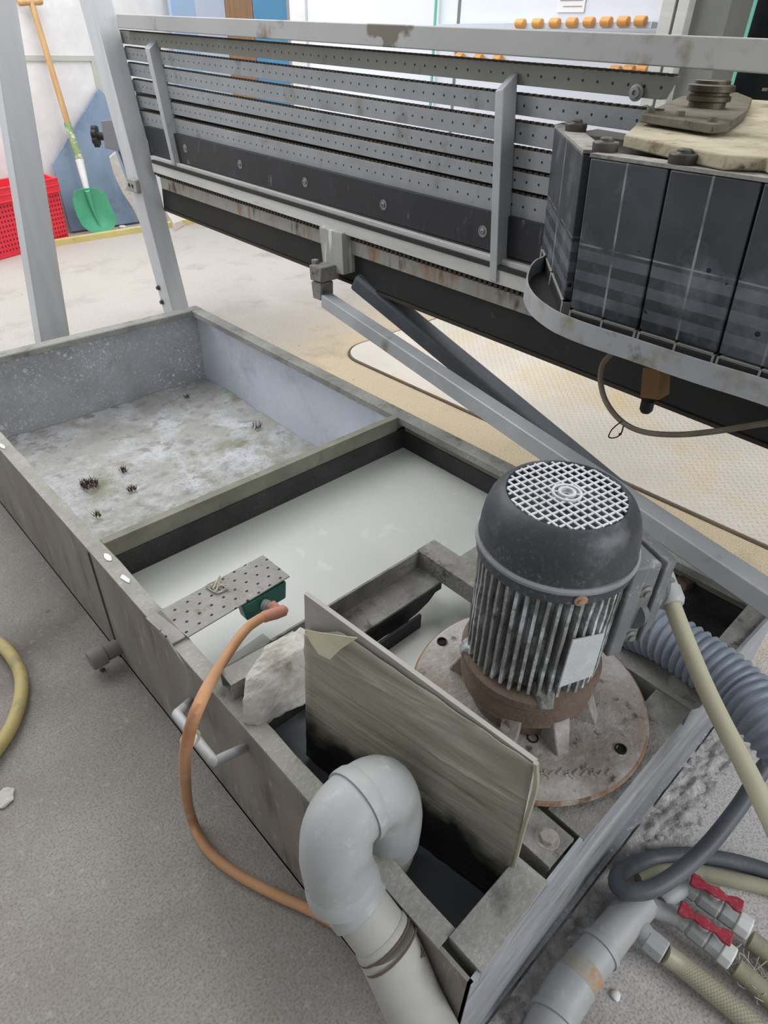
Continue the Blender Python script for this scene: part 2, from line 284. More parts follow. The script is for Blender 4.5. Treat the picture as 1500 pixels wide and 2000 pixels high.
boxm = mat('lime_stained_grey_casting', G(98, 100, 101), G(122, 124, 125), 12, 0.6, 0.1, 0.4, spots=[(G(156, 157, 158), 34, .58, .72), (G(70, 70, 70), 16, .58, .7)])
glandm = mat('light_grey_nylon', G(160, 163, 162), G(174, 176, 175), 10, 0.5, 0, 0.1)
rope = mat('dirty_string', G(170, 164, 152), G(186, 180, 168), 30, 0.9, 0, 0.2)
stripm = mat('corroded_perforated_strip', G(132, 130, 124), G(152, 150, 145), 16, 0.8, 0, 0.5, 120, spots=[(G(112, 100, 92), 14, .58, .7), (G(176, 174, 170), 60, .62, .7)], pattern=dots(1, 1, 0.12, stagger=True))
cowlgrid = mat('dusty_white_grille', G(178, 180, 184), G(200, 202, 206), 20, 0.8, 0, 0.2)
chrome = mat('worn_bolt_steel', G(128, 128, 126), G(152, 152, 150), 20, 0.4, 0.5, 0.1)

# ------------------------------------------------------------------ mesh helpers
ORG = {}
class B:
    def __init__(s): s.bm = bmesh.new(); s.uvf = None
    def face(s, vs):
        try: return s.bm.faces.new(vs)
        except ValueError: return None
    def hexa(s, a, b):
        """two loops of points (same count), closed solid between them"""
        n = len(a); va = [s.bm.verts.new(p) for p in a]; vb = [s.bm.verts.new(p) for p in b]
        s.face(va[::-1]); s.face(vb)
        for i in range(n): s.face([va[i], va[(i+1) % n], vb[(i+1) % n], vb[i]])
        return s
    def ext(s, pts, v):
        v = Vector(v); pts = [Vector(p) for p in pts]
        return s.hexa(pts, [p+v for p in pts])
    def box(s, x0, x1, y0, y1, z0, z1):
        return s.hexa([(x0, y0, z0), (x1, y0, z0), (x1, y1, z0), (x0, y1, z0)], [(x0, y0, z1), (x1, y0, z1), (x1, y1, z1), (x0, y1, z1)])
    def bar(s, p, q, w, h, up=(0, 0, 1)):
        """square bar from p to q, w across, h up"""
        p = Vector(p); q = Vector(q); d = (q-p).normalized(); u = Vector(up); sd = d.cross(u).normalized(); u = sd.cross(d)
        o = [sd*w/2+u*h/2, -sd*w/2+u*h/2, -sd*w/2-u*h/2, sd*w/2-u*h/2]
        return s.hexa([p+k for k in o], [q+k for k in o])
    def tube(s, pts, r, seg=16, cap=True, flat=1.0, hollow=False):
        pts = [Vector(p) for p in pts]; n = len(pts)
        rs = r if isinstance(r, (list, tuple)) else [r]*n
        t0 = (pts[1]-pts[0]).normalized(); ref = Vector((0, 0, 1)) if abs(t0.z) < .9 else Vector((1, 0, 0))
        u = t0.cross(ref).normalized(); rings = []
        for i, p in enumerate(pts):
            t = (pts[min(i+1, n-1)]-pts[max(i-1, 0)])
            if t.length < 1e-9: t = t0
            t.normalize(); u = (u-t*u.dot(t)).normalized(); v = t.cross(u)
            rings.append([s.bm.verts.new(p+(u*math.cos(2*PI*k/seg)+v*math.sin(2*PI*k/seg)*flat)*rs[i]) for k in range(seg)])
        uvl = s.bm.loops.layers.uv.verify()
        for i in range(n-1):
            for k in range(seg):
                f = s.face([rings[i][k], rings[i][(k+1) % seg], rings[i+1][(k+1) % seg], rings[i+1][k]])
                if f:
                    for lp, (a, b) in zip(f.loops, ((k, i), (k+1, i), (k+1, i+1), (k, i+1))): lp[uvl].uv = (a/seg, b/n)
        if cap: s.face(rings[0][::-1]); s.face(rings[-1])
        return s
    def lathe(s, prof, c, ax=(0, 0, 1), seg=32, ref=None, closed=False):
        """profile of (radius, height) turned round axis ax at c"""
        ax = Vector(ax).normalized(); c = Vector(c); ref = Vector(ref) if ref else (Vector((1, 0, 0)) if abs(ax.x) < .9 else Vector((0, 1, 0)))
        u = (ref-ax*ref.dot(ax)).normalized(); v = ax.cross(u); rings = []
        for r, h in prof:
            if r < 1e-6: rings.append([s.bm.verts.new(c+ax*h)])
            else: rings.append([s.bm.verts.new(c+ax*h+(u*math.cos(2*PI*k/seg)+v*math.sin(2*PI*k/seg))*r) for k in range(seg)])
        if closed: rings.append(rings[0])
        for a, b in zip(rings[:-1], rings[1:]):
            for k in range(seg):
                k2 = (k+1) % seg
                if len(a) == 1 and len(b) == 1: continue
                if len(a) == 1: s.face([a[0], b[k2], b[k]][::-1])
                elif len(b) == 1: s.face([a[k], a[k2], b[0]])
                else: s.face([a[k], a[k2], b[k2], b[k]])
        if closed: return s
        if len(rings[0]) > 1: s.face(rings[0][::-1])
        if len(rings[-1]) > 1: s.face(rings[-1])
        return s
    def hexnut(s, c, r, h, ax=(0, 0, 1)): return s.lathe([(r, 0), (r, h*.85), (r*.9, h)], c, ax, 6)
    def obj(s, name, m, parent=None, bevel=0, uv=None, angle=35, keepn=False):
        bm = s.bm
        if not keepn: bmesh.ops.recalc_face_normals(bm, faces=bm.faces[:])
        if uv:
            l = bm.loops.layers.uv.verify()
            for f in bm.faces:
                for lp in f.loops: lp[l].uv = uv(lp.vert.co)
        off = ORG.get(parent.name, Vector((0, 0, 0))) if parent else None
        if parent is None:
            xs = [v.co for v in bm.verts]; off = Vector((sum(v.x for v in xs)/len(xs), sum(v.y for v in xs)/len(xs), min(v.z for v in xs)))
        me = bpy.data.meshes.new(name)
        bmesh.ops.translate(bm, verts=bm.verts[:], vec=-off)
        bm.to_mesh(me); bm.free()
        for p in me.polygons: p.use_smooth = True
        me.set_sharp_from_angle(angle=math.radians(angle))
        o = bpy.data.objects.new(name, me); COL.objects.link(o); me.materials.append(m)
        if parent: o.parent = parent; ORG[o.name] = off
        else: o.location = off; ORG[o.name] = off
        if bevel:
            b = o.modifiers.new('bevel', 'BEVEL'); b.width = bevel; b.segments = 2; b.limit_method = 'ANGLE'
        return o
def tag(o, label=None, cat=None, group=None, kind=None):
    for k, v in (('label', label), ('category', cat), ('group', group), ('kind', kind)):
        if v: o[k] = v
    return o
def thing(name, label, cat, loc=(0, 0, 0), group=None):
    o = bpy.data.objects.new(name, None); COL.objects.link(o); o.location = loc; o.empty_display_size = .05
    ORG[o.name] = Vector(loc); return tag(o, label, cat, group)
def spline(pts, n=8):
    pts = [Vector(p) for p in pts]; out = []
    q = [pts[0]*2-pts[1]]+pts+[pts[-1]*2-pts[-2]]
    for i in range(1, len(q)-2):
        a, b, c_, d = q[i-1:i+3]
        for k in range(n):
            t = k/n
            out.append(0.5*((2*b)+(c_-a)*t+(2*a-5*b+4*c_-d)*t*t+(3*b-a-3*c_+d)*t**3))
    out.append(pts[-1]); return out
def struct(o, kind='structure'): o['kind'] = kind; return o

# ================================================================== SETTING
b = B(); b.box(-4, 9, -4, 9, -0.1, 0.0); struct(b.obj('floor', floorm))
YW = 5.75
# far wall: pale slabs with a trim between them
b = B(); b.box(-4, 9, YW, YW+.1, 0, 3.2); struct(b.obj('wall_back', wallm))
b = B()
zj = P(60, 112, y=YW-.01).z
b.box(-4, 2.46, YW-.012, YW, zj-.02, zj+.012)
p0 = P(181, 108, y=YW-.012); b.box(p0.x-.02, p0.x+.03, YW-.014, YW, 0, zj)
struct(b.obj('trim_1', mat('pale_joint_trim', G(176, 180, 170), G(190, 192, 184), 6, .7)))
# yellow line at the foot of the back wall
b = B(); a0 = P(0, 500, z=.02); a1 = P(135, 472, z=.02); a2 = P(280, 450, z=.02); a3 = P(410, 428, z=.02)
for p, q in ((a1+(a1-a2)*1.6, a3+(a3-a2)*2),): b.bar(p, q, .05, .04)
struct(b.obj('trim_2', yellowstrip))
# steel cover plate over the pit
pc = P(668, 683, z=.006)
b = B(); x0 = pc.x-.03; y1 = pc.y-.0; r = .16
arc = [(x0+r-r*math.cos(t), y1-r+r*math.sin(t)) for t in [PI/2*k/8 for k in range(9)]]
pts = [Vector((x, y, .0)) for x, y in arc]+[Vector((3.9, y1, 0)), Vector((3.9, -1.2, 0)), Vector((x0+.06, -1.2, 0))]
b.ext(pts, (0, 0, .008)); tag(b.obj('floor_cover_plate', platem), 'large dusty chequered steel plate set flush in the floor under the machine', 'floor plate')
b = B(); path = [Vector((x-.008, y+.004, .003)) for x, y in arc]; path = [Vector((3.6, y1+.008, .003))]+path[::-1]+[Vector((x0+.05, -1.2, .003))]
b.tube(path, .006, 6); struct(b.obj('trim_3', mat('dark_joint', G(88, 76, 60), G(110, 96, 78), 20, .9)))

# ================================================================== TANK
WZ = .245; TZ = .364; X0, X1, Y0, Y1 = .300, 1.308, .130, 2.53; YD = 1.262
tank = thing('settling_tank', 'long open galvanised steel settling tank with a divider, standing on the concrete floor', 'tank', (X0, Y0, 0))
t = .006
b = B(); b.box(X0, X0+t, Y0+.001, Y1, 0, TZ-.004); b.obj('side_panel', tankout, tank)
b = B(); b.box(X1-t, X1, Y0, Y1, 0, TZ-.004); b.obj('side_panel', tankright, tank)
b = B(); b.box(X0, X1, Y1-t, Y1, 0, TZ-.004); b.obj('end_panel', tankin, tank)
b = B()   # bowed near end panel
n = 14
def bow(x): return Y0 + .010*math.sin(PI*min(1, max(0, (x-X0)/(X1-X0))))
lo = [(X0+(X1-X0)*k/n, bow(X0+(X1-X0)*k/n)) for k in range(n+1)]
b.ext([(x, y, 0) for x, y in lo]+[(x, y+t, 0) for x, y in lo[::-1]], (0, 0, TZ-.004)); b.obj('end_panel', tankend, tank)
b = B(); b.box(X0, X1, Y0, Y1, .002, .012); b.obj('bottom_panel', tankin, tank)
# rim flanges, each one a rolled lip
def ragged(p, q, w, side, h=.005, n=40, amp=.002):
    p = Vector(p); q = Vector(q); out = []; sd = Vector(side)
    ins = [p.lerp(q, k/n)+sd*(w+random.uniform(-amp, amp)) for k in range(n+1)]
    return [p]+[q]+ins[::-1]
b = B(); b.ext(ragged((X0-.001, Y0+.055, TZ-.005), (X0-.001, Y1-.04, TZ-.005), .034, (1, 0, 0)), (0, 0, .005)); rl = b.obj('rim', rimmat, tank)
b = B(); b.ext(ragged((X1+.001, Y0, TZ-.005), (X1+.001, Y1-.02, TZ-.005), .044, (-1, 0, 0), amp=.0005), (0, 0, .005)); b.box(X1-.046, X1-.041, Y0, Y1-.04, TZ-.022, TZ-.001); b.obj('rim', galv_dirty, tank, .001)
b = B(); b.box(X0-.0015, X1+.0015, Y1-.046, Y1+.001, TZ-.0045, TZ+.0006); b.box(X0, X1-.04, Y1-.05, Y1-.045, TZ-.02, TZ-.001); b.obj('rim', galv_dirty, tank, .001)
# divider and the dark band of crust
b = B(); b.box(X0+t, X1-t, YD, YD+.006, .012, TZ-.004); b.obj('divider', tankin, tank)
b = B(); b.box(X0+.034, X1-.044, YD-.008, YD, TZ-.052, TZ-.002); b.box(X0+.034, X1-.044, YD-.014, YD+.008, TZ-.004, TZ); b.obj('divider_lip', oliveband, tank)
b = B(); b.box(X0+t, X1-t, YD-.012, YD-.0005, .012, TZ-.05); b.obj('divider_crust', darkwet_shade, tank)
b = B(); b.box(X1-.016, X1-t, Y0+.01, YD-.012, .012, TZ-.06); b.obj('wall_crust', darkwet_shade, tank)
b = B(); b.box(X1-.012, X1-t, Y0+.01, YD-.012, TZ-.062, TZ-.006); b.obj('wall_lip', oliveband, tank)
# weld seam down the outer side
sx0 = P(170, 1072, x=X0-.001); b = B(); b.bar((X0-.001, sx0.y, TZ-.01), (X0-.001, sx0.y+.012, 0.0), .004, .006, up=(0, 1, 0)); b.obj('seam', mat('dark_seam', G(76, 70, 66), G(86, 80, 74), 9), tank)
# cross channel + long rails that carry the pump
xa, xb = .35, .86
b = B(); b.box(xa, xb, .755, .761, TZ-.045, TZ); b.box(xa, xb, .685, .757, TZ-.050, TZ-.044); b.obj('cross_channel', crust, tank, .001)
b = B()   # torn skirt under the channel
pts = [(xa, .690, TZ-.05), (xb, .690, TZ-.05)]
n = 26
tops = [(xb-(xb-xa)*k/n, .690, TZ-.05-(.06 if k > 5 else .02+.008*k)+random.uniform(-.006, .006)) for k in range(n+1)]
b.ext(pts+tops, (0, .006, 0)); b.obj('channel_skirt', darkwet_shade, tank)
b = B(); b.box(xa, xb-.09, .665, .671, .16, TZ-.08); b.obj('inner_baffle', darkwet_shade, tank)
def hatchan(x0_, x1_, y0_, y1_, m, nm):
    b = B(); b.box(x0_, x1_, y0_, y1_, TZ-.004, TZ+.002); b.box(x0_, x0_+.005, y0_, y1_, TZ-.045, TZ-.003); b.box(x1_-.005, x1_, y0_, y1_, TZ-.045, TZ-.003)
    return b.obj(nm, m, tank, .001)
hatchan(.848, .905, .52, .762, crust, 'support_rail'); hatchan(.895, .955, Y0+.006, .46, galv_dirty, 'support_rail')
hatchan(.487, .548, Y0+.016, .62, crust, 'support_rail')
b = B(); b.box(.90, X1-.05, .62, .70, TZ-.03, TZ-.024); b.obj('stay_plate', crust, tank)
b = B(); b.ext([(.318, Y0-.001, TZ), (.470, Y0+.006, TZ), (.467, .187, TZ), (.318, .184, TZ)], (0, 0, .003)); b.box(.319, .323, Y0, .184, TZ-.03, TZ); b.obj('corner_shelf', galv_dirty, tank, .001)
b = B(); b.box(.56, .93, Y0+.006, .20, TZ-.008, TZ-.003); b.obj('end_shelf', crust, tank)
b = B(); b.box(.985, X1-t, Y0+.01, P(1412, 1237, z=TZ-.01).y, TZ-.014, TZ-.010); b.obj('end_shelf', crust, tank)
b = B(); b.hexnut((.519, .173, TZ+.002), .013, .010); b.lathe([(.018, 0), (.018, .002)], (.519, .173, TZ+.001), seg=20); b.obj('bolt', rust, tank, .001)
b = B(); b.box(.462, .466, .19, .665, .012, .30); b.obj('sump_partition', darkwet_shade, tank)
# bent rod handle on the outer side
h1 = P(345, 1395, x=.225); h2 = P(418, 1488, x=.225); h0 = P(372, 1370, x=X0); h3 = P(480, 1460, x=X0)
zc = (h1.z+h2.z)/2
path = [h0]+[h0.lerp(h1, .8), h1.lerp(h0, .04)]+[h1.lerp(h2, .06), h1.lerp(h2, .5), h1.lerp(h2, .94)]+[h2.lerp(h3, .06), h2.lerp(h3, .3), h3]
b = B(); b.tube(spline(path, 4), .0085, 12); b.obj('rod_handle', galv, tank)
# capped drain stub low on the outer side
s0 = P(232, 1262, x=X0); b = B(); cz = max(.04, s0.z)
b.lathe([(.021, 0), (.021, .035), (.026, .037), (.026, .07), (.024, .074), (0, .074)], (X0, s0.y, cz), (-1, 0, 0), 24); b.obj('drain_stub', mat('dusty_grey_plug', G(112, 110, 108), G(130, 127, 124), 12, .7), tank)
b = B(); b.box(.962, X1-.018, Y0+.012, .60, WZ+.001, WZ+.004); b.box(.962, .968, Y0+.012, .60, .1, WZ+.05); b.obj('well_shade_sheet', darkwet_shade, tank)  # added dark sheet over the water, stands for the shade inside the tank
b = B(); b.bar(P(1330, 1140, z=.30), P(1440, 1112, z=.30), .03, .02); b.obj('cross_stay', rust2, tank)
# white scale patches on the rim
for (px, py) in ((212, 1090), (244, 1130), (4, 872)):
    b = B(); c0 = P(px, py, z=TZ+.0006)
    k = 9; L_ = [c0+Vector((math.cos(2*PI*i/k)*.008*random.uniform(.5, 1), math.sin(2*PI*i/k)*.022*random.uniform(.6, 1), 0)) for i in range(k)]
    b.ext(L_, (0, 0, .002)); b.obj('scale_patch', whitep, tank)

# hollow rectangular tube lying across, and ledge plate
ta = Vector((.318, .708, TZ+.019)); tb_ = Vector((.47, .700, TZ+.019))
tt = thing('square_tube_offcut', 'short open-ended rectangular steel tube lying across the tank rim under the concrete lump', 'steel tube', ta)
b = B(); d = (tb_-ta).normalized(); sd = Vector((0, 0, 1)).cross(d); w, hh, th = .040, .038, .003
def rect(c_, w_, h_): return [c_+sd*w_/2+Vector((0, 0, h_/2)), c_-sd*w_/2+Vector((0, 0, h_/2)), c_-sd*w_/2-Vector((0, 0, h_/2)), c_+sd*w_/2-Vector((0, 0, h_/2))]
loops = [rect(ta, w, hh), rect(tb_, w, hh), rect(tb_, w-2*th, hh-2*th), rect(ta, w-2*th, hh-2*th)]
V = [[b.bm.verts.new(p) for p in l] for l in loops]
for a in range(4):
    for i in range(4): b.face([V[a][i], V[a][(i+1) % 4], V[(a+1) % 4][(i+1) % 4], V[(a+1) % 4][i]])
b.obj('tube_body', galv_dirty, tt)
b = B(); b.hexa(rect(ta+d*.012, w-2*th, hh-2*th), rect(tb_, w-2*th, hh-2*th)); b.obj('bore_shade_plug', mat('bore_shade', G(24, 22, 20), G(32, 30, 27), 30, .95), tt)  # dark plug in place of the shade inside the tube
b = B(); b.ext([(.345, .735, .315), (.47, .735, .315), (.49, .865, .262), (.345, .85, .262)], (0, 0, .005)); b.obj('ledge_plate', mat('slurry_washed_plate', G(168, 168, 162), G(184, 184, 178), 9, .5, 0, .2), tank)

# water and sediment
WZ = .245
b = B(); n = 24
b.ext([(X0+t, Y0+t, WZ-.004), (X1-t, Y0+t, WZ-.004), (X1-t, YD-.012, WZ-.004), (X0+t, YD-.012, WZ-.004)], (0, 0, .004))
tag(b.obj('milky_water', waterm), 'milky grey slurry water filling the pump end of the tank', 'water', kind='stuff')
b = B(); b.box(X0+t+.002, .461, Y0+t+.012, .664, WZ, WZ+.003)
tag(b.obj('sump_water', darkwater), 'dark water in the narrow sump between tank wall and wrapped board', 'water', kind='stuff')
b = B(); nx, ny = 110, 140; g = []
for j in range(ny+1):
    row = []
    for i in range(nx+1):
        x = X0+t+.001+(X1-X0-2*t-.002)*i/nx; y = YD+.008+(Y1-YD-t-.010)*j/ny
        v = Vector((x, y, 0)); e = min(x-X0, X1-x, Y1-y)
        z = .030+.012*noise.noise(v*4)+.007*noise.noise(v*14)+.005*noise.noise(v*40)+.022*math.exp(-max(e, 0)/.05)*.4
        z += .02*max(0, 1-(x-X0)/.25)
        row.append(b.bm.verts.new((x, y, z)))
    g.append(row)
for j in range(ny):
    for i in range(nx): b.face([g[j][i], g[j][i+1], g[j+1][i+1], g[j+1][i]])
tag(b.obj('dried_sediment', sedm, angle=80, keepn=True), 'lumpy dried pale slurry sediment covering the floor of the shallow tank half', 'sediment', kind='stuff')
def weed(px, py, r, n, m, label):
    c0 = P(px, py, z=.044); b = B()
    for k in range(n):
        a = random.uniform(0, 2*PI); rr = r*math.sqrt(random.random()); p = c0+Vector((rr*math.cos(a), rr*math.sin(a), -.006))
        q = p+Vector((random.uniform(-.01, .01), random.uniform(-.01, .01), random.uniform(.012, .022)))
        w_ = Vector((random.uniform(-1, 1), random.uniform(-1, 1), 0)).normalized()*.0014
        m_ = p.lerp(q, .6)+w_*1.5
        b.tube([p, m_, q], [.0011, .0009, .0004], 4)
    tag(b.obj('moss_tuft', m), label, 'moss')
weed(175, 945, .028, 110, weedm, 'largest dark red-brown moss tuft on the sediment, nearest the long outer rim')
weed(258, 955, .014, 34, weedm, 'small dark tuft just right of the largest moss tuft')
weed(240, 918, .012, 26, weedm, 'small dark tuft above and right of the largest moss tuft')
weed(190, 1005, .012, 22, weedg, 'dull green moss tuft near the divider end of the outer rim')
weed(502, 832, .022, 26, weedm, 'sparse dark moss tuft near the far inner corner by the divider')
weed(365, 775, .012, 22, weedg, 'small moss speck in the middle of the far sediment')

# perforated bracket strip with float box
sp = thing('perforated_bracket', 'corroded perforated steel strip laid over the rim, its end bent down outside', 'bracket', (.317, .92, TZ))
q1, q2, q3, q4 = P(306, 1198, z=TZ+.004), P(514, 1086, z=TZ+.004), P(566, 1127, z=TZ+.004), P(367, 1246, z=TZ+.004)
L0 = (q4-q1).length
def uvs(c_): return (((c_-q1).dot((q2-q1).normalized()))/.030, ((c_-q1).dot((q4-q1).normalized()))/.022+.5)
b = B(); b.ext([q1, q4, q3, q2], (0, 0, .003)); b.obj('strip', stripm, sp, uv=uvs)
b = B(); l1 = P(310, 1206, x=X0-.004); l4 = P(362, 1250, x=X0-.004); l5 = P(371, 1315, x=X0-.004); l6 = P(322, 1238, x=X0-.004)
q1b, q4b = q1+Vector((0, 0, .003)), q4+Vector((0, 0, .003))
def uvd(c_): return (c_.y/.022, c_.z/.022)
b.ext([Vector((X0-.006, q1.y, TZ+.006)), Vector((X0-.006, q4.y, TZ+.006)), Vector((X0-.006, l5.y, l5.z)), Vector((X0-.006, l6.y, l6.z))], (.003, 0, 0)); b.box(X0-.006, q1.x+.01, q4.y+.004, q1.y, TZ+.004, TZ+.007); b.obj('bent_end', stripm, sp, uv=uvd)
fb = thing('float_switch_box', 'dark green plastic box hanging under the perforated strip above the water', 'box', (.52, .88, .3))
g1, g2 = P(478, 1190, z=TZ-.002), P(564, 1140, z=TZ-.002); dv = (g2-g1); bk = Vector((0, .035, 0))
dn = Vector((0, 0, -.045))
b = B(); b.hexa([g1+Vector((0,.008,0)), g2+Vector((0,.008,0)), g2+bk, g1+bk], [g1+dv*.06+dn+Vector((0,.008,0)), g2-dv*.04+dn+Vector((0,.008,0)), g2-dv*.04+dn+bk, g1+dv*.06+dn+bk]); b.obj('box_shell', greenp, fb, .003)
cc = P(518, 1182, y=g1.y+.004)
b = B(); b.lathe([(.012, 0), (.012, .012), (.010, .013), (.010, .02)], cc+Vector((0, .006, 0)), (.35, -1, -.1), 20); b.obj('threaded_spout', glandm, fb)
# terracotta connector + orange hose
r0 = P(562, 1190, z=.345); r1 = P(515, 1205, z=.345)
oh = thing('orange_hose', 'faded orange hose arching over the outer rim with a terracotta snap connector', 'hose', r0)
b = B(); b.tube([r0, r0.lerp(r1, .12), r0.lerp(r1, .5), r0.lerp(r1, .8), r1, r1+(r1-r0)*.15], [.004, .0115, .013, .012, .012, .008], 16)
b.tube([r0.lerp(r1, .35), P(530, 1180, z=.352)], [.010, .010], 14); b.obj('connector', redconn, oh)
pp = [r1+(r1-r0)*.05, P(478, 1232, z=.385), P(430, 1300, z=.392), P(392, 1370, x=.222), P(368, 1440, x=.198), P(361, 1510, x=.190), P(372, 1590, z=.04), P(402, 1655, z=.012), P(460, 1705, z=.012), P(540, 1748, z=.012), P(620, 1785, z=.012), P(720, 1850, z=.012), P(800, 1960, z=.012), P(830, 2080, z=.012)]
b = B(); b.tube(spline(pp, 8), .0095, 14); b.obj('hose_body', orangeh, oh)
ct = P(367, 1446, x=.206)
b = B(); loop = []
for k in range(13):
    a = 2*PI*k/12; loop.append(ct+Vector((0.015*math.cos(a)+.004, .004*math.sin(a), .012*math.sin(a))))
b.tube(loop, .0028, 8); tag(b.obj('cable_tie', mat('yellowed_tie', G(176, 176, 150), G(186, 184, 160), 9)), 'pale yellowed cable tie holding the orange hose to the rod handle', 'cable tie')
b = B(); c0 = P(425, 1145, z=TZ+.012)
for k in range(9):
    pts = [c0+Vector((random.uniform(-.018, .018), random.uniform(-.018, .018), random.uniform(-.004, .008))) for _ in range(4)]
    b.tube(spline(pts, 5), .0016, 6)
tag(b.obj('string_knot', rope), 'tangle of dirty string knotted on the perforated strip', 'string')

# concrete lump
b = B(); front = [P(478, 1330, z=.43), P(505, 1288, z=.44), P(575, 1250, z=.45), P(597, 1262, z=.45), P(601, 1300, z=.42), P(598, 1372, z=.35), P(545, 1398, z=.35), P(505, 1420, z=.36), P(476, 1408, z=.37), P(474, 1368, z=.41)]
bm = b.bm
backp = [p+Vector((.045, .045, -.035)) for p in front]
for p in front+backp: bm.verts.new(p)
cf = sum(front, Vector())/len(front); bm.verts.new(cf+Vector((-.010, -.010, .010)))
res = bmesh.ops.convex_hull(bm, input=bm.verts[:])
bmesh.ops.delete(bm, geom=[g_ for g_ in res['geom_interior'] if isinstance(g_, bmesh.types.BMVert)], context='VERTS')
for _ in range(4):
    bmesh.ops.subdivide_edges(bm, edges=[e for e in bm.edges if e.calc_length() > .006], cuts=1, use_grid_fill=True)
bmesh.ops.triangulate(bm, faces=bm.faces[:]); bm.normal_update()
for v in bm.verts: v.co += v.normal*(.003*noise.noise(v.co*28)+.003*noise.noise(v.co*90)+.0015*noise.noise(v.co*220))
tag(b.obj('concrete_lump', stonem, angle=60), 'rough broken lump of pale concrete propped on the tank rim against the wrapped board', 'stone')

# plastic wrapped board
bd = thing('wrapped_board', 'upright grey board wrapped in cloudy stained plastic film beside the pump motor', 'board', (.42, .37, .17))
TL, TR, BR = P(594, 1160, x=.385), P(1045, 1490, x=.452), P(1003, 1692, x=.452)
BM = P(930, 1800, x=.446); BL = P(602, 1470, x=.388); BL2 = P(650, 1522, x=.398)
nrm = Vector((1, .18, 0)).normalized()
F1 = P(598, 1235, x=.385)
b = B(); b.ext([TL, BL, BL2, BM, BR, TR], nrm*.007); b.obj('board_panel', boardedge, bd)
nw = 40; b = B()   # film: follows the board with creases
edgeL = lambda s_: F1.lerp(BL, min(1, s_*1.0))
rows = 26; g = []
P0, P1_, P2_, P3 = F1, P(672, 1232, x=.396), BL2, BM
topA, topB = P(594, 1232, x=.384), P(1046, 1492, x=.4515)
for j in range(rows+1):
    row = []
    for i in range(nw+1):
        u = i/nw; v = j/rows
        top = (F1.lerp(P(668, 1230, x=.3955), u/.16) if u < .16 else P(668, 1230, x=.3955).lerp(TR, (u-.16)/.84))
        bot = (BL.lerp(BL2, u/.12) if u < .12 else (BL2.lerp(BM, (u-.12)/.7) if u < .82 else BM.lerp(BR, (u-.82)/.18)))
        p = top.lerp(bot, v); p = p-nrm*(.0035+.0025*noise.noise(Vector((p.y*9+p.z*14, p.z*60+p.y*22, 0))))
        row.append(b.bm.verts.new(p))
    g.append(row)
for j in range(rows):
    for i in range(nw): b.face([g[j][i], g[j][i+1], g[j+1][i+1], g[j+1][i]])
fo = b.obj('film', boardm, bd, angle=80)
sm = fo.modifiers.new('solid', 'SOLIDIFY'); sm.thickness = .0012
b = B()   # the folded corner flap
f_ = [P(596, 1230, x=.379), P(625, 1236, x=.372), P(698, 1246, x=.386), P(665, 1268, x=.372), P(644, 1289, x=.370), P(622, 1278, x=.372), P(604, 1252, x=.376)]
b.ext(f_, (.0015, 0, 0)); b.obj('film_flap', film, bd, .0005)
b = B(); b.tube(spline([P(1047, 1490, x=.447), P(1046, 1540, x=.447), P(1022, 1620, x=.449), P(1004, 1690, x=.449)], 6), .0035, 8); b.obj('film_edge', mat('film_fold', G(144, 141, 124), G(158, 155, 138), 20, .5), bd)

# ================================================================== PVC PIPE
pv = thing('drain_pipe', 'thick grey plastic pipe with double elbow hooked over the tank rim', 'pipe', (.24, .2, 0))
q0 = P(748, 1690, x=.362); q1_ = P(758, 1628, x=.364); q2_ = P(760, 1584, x=.359); q3_ = P(741, 1548, x=.338); q4_ = P(698, 1570, x=.300)
q5_ = P(664, 1612, x=.268); q6_ = P(656, 1660, x=.253); q7_ = P(660, 1695, x=.251); q8_ = P(671, 1730, x=.252)
b = B(); q0.z = .24; b.tube([q0, Vector((q1_.x, q1_.y, q1_.z-.045)), q1_], [.040, .042, .043], 28); b.obj('pipe_inlet', mat('rust_stained_pvc', G(170, 158, 136), G(184, 176, 160), 9, .6, 0, .3, spots=[(G(120, 84, 52), 8, .5, .65)]), pv)
full = spline([q1_-Vector((0, 0, .006)), q2_, q3_, q4_, q5_, q6_, q7_, q8_], 6); a1 = full[:19]; a2 = full[18:]
b = B(); b.tube(full[:20], .0475, 32); b.tube(full[16:20], [.0475, .0505, .051, .0505], 32); b.obj('elbow', pvc, pv, angle=50)
b = B(); b.tube(a2, .0470, 32); b.tube(a2[-5:], [.0470, .0488, .0498, .0504, .0505], 32); b.obj('elbow', pvc, pv, angle=50)
d0 = q8_; d1 = P(752, 1836, x=.262); d2 = P(822, 1990, x=.260); d3 = Vector((.235, .02, .19)); d4 = Vector((.225, -.22, .045)); d5 = Vector((.22, -.45, .045))
b = B(); b.tube([d0.lerp(d1, -.1), d0.lerp(d1, .42), d0.lerp(d1, .44)], [.0435, .0425, .040], 28); b.obj('pipe_collar', pvc, pv)
b = B(); b.tube([d0.lerp(d1, .40), d0.lerp(d1, .95)], .0385, 28); b.tube([d0.lerp(d1, .86), d0.lerp(d1, .9), d0.lerp(d1, 1.0)], [.039, .0405, .0405], 28); b.obj('pipe_joint', pvcold, pv)
b = B(); tl_ = spline([d0.lerp(d1, .98), d1.lerp(d2, .4), d2, d3, d4, d5], 5); b.tube(tl_, [.0415]*len(tl_), 28); b.obj('hose_tail', pvcold, pv)
def ring(c_, ax, r, tr, seg=36):
    ax = Vector(ax).normalized(); u = ax.cross(Vector((0, 0, 1))).normalized(); v = ax.cross(u)
    return [c_+(u*math.cos(2*PI*k/seg)+v*math.sin(2*PI*k/seg))*r for k in range(seg+1)]
b = B(); ax = (d1-d0)
b.tube(ring(d0.lerp(d1, .99), ax, .0412, 0), .0018, 6); b.tube(ring(d1+ax*.14, ax, .0425, 0), .0018, 6)
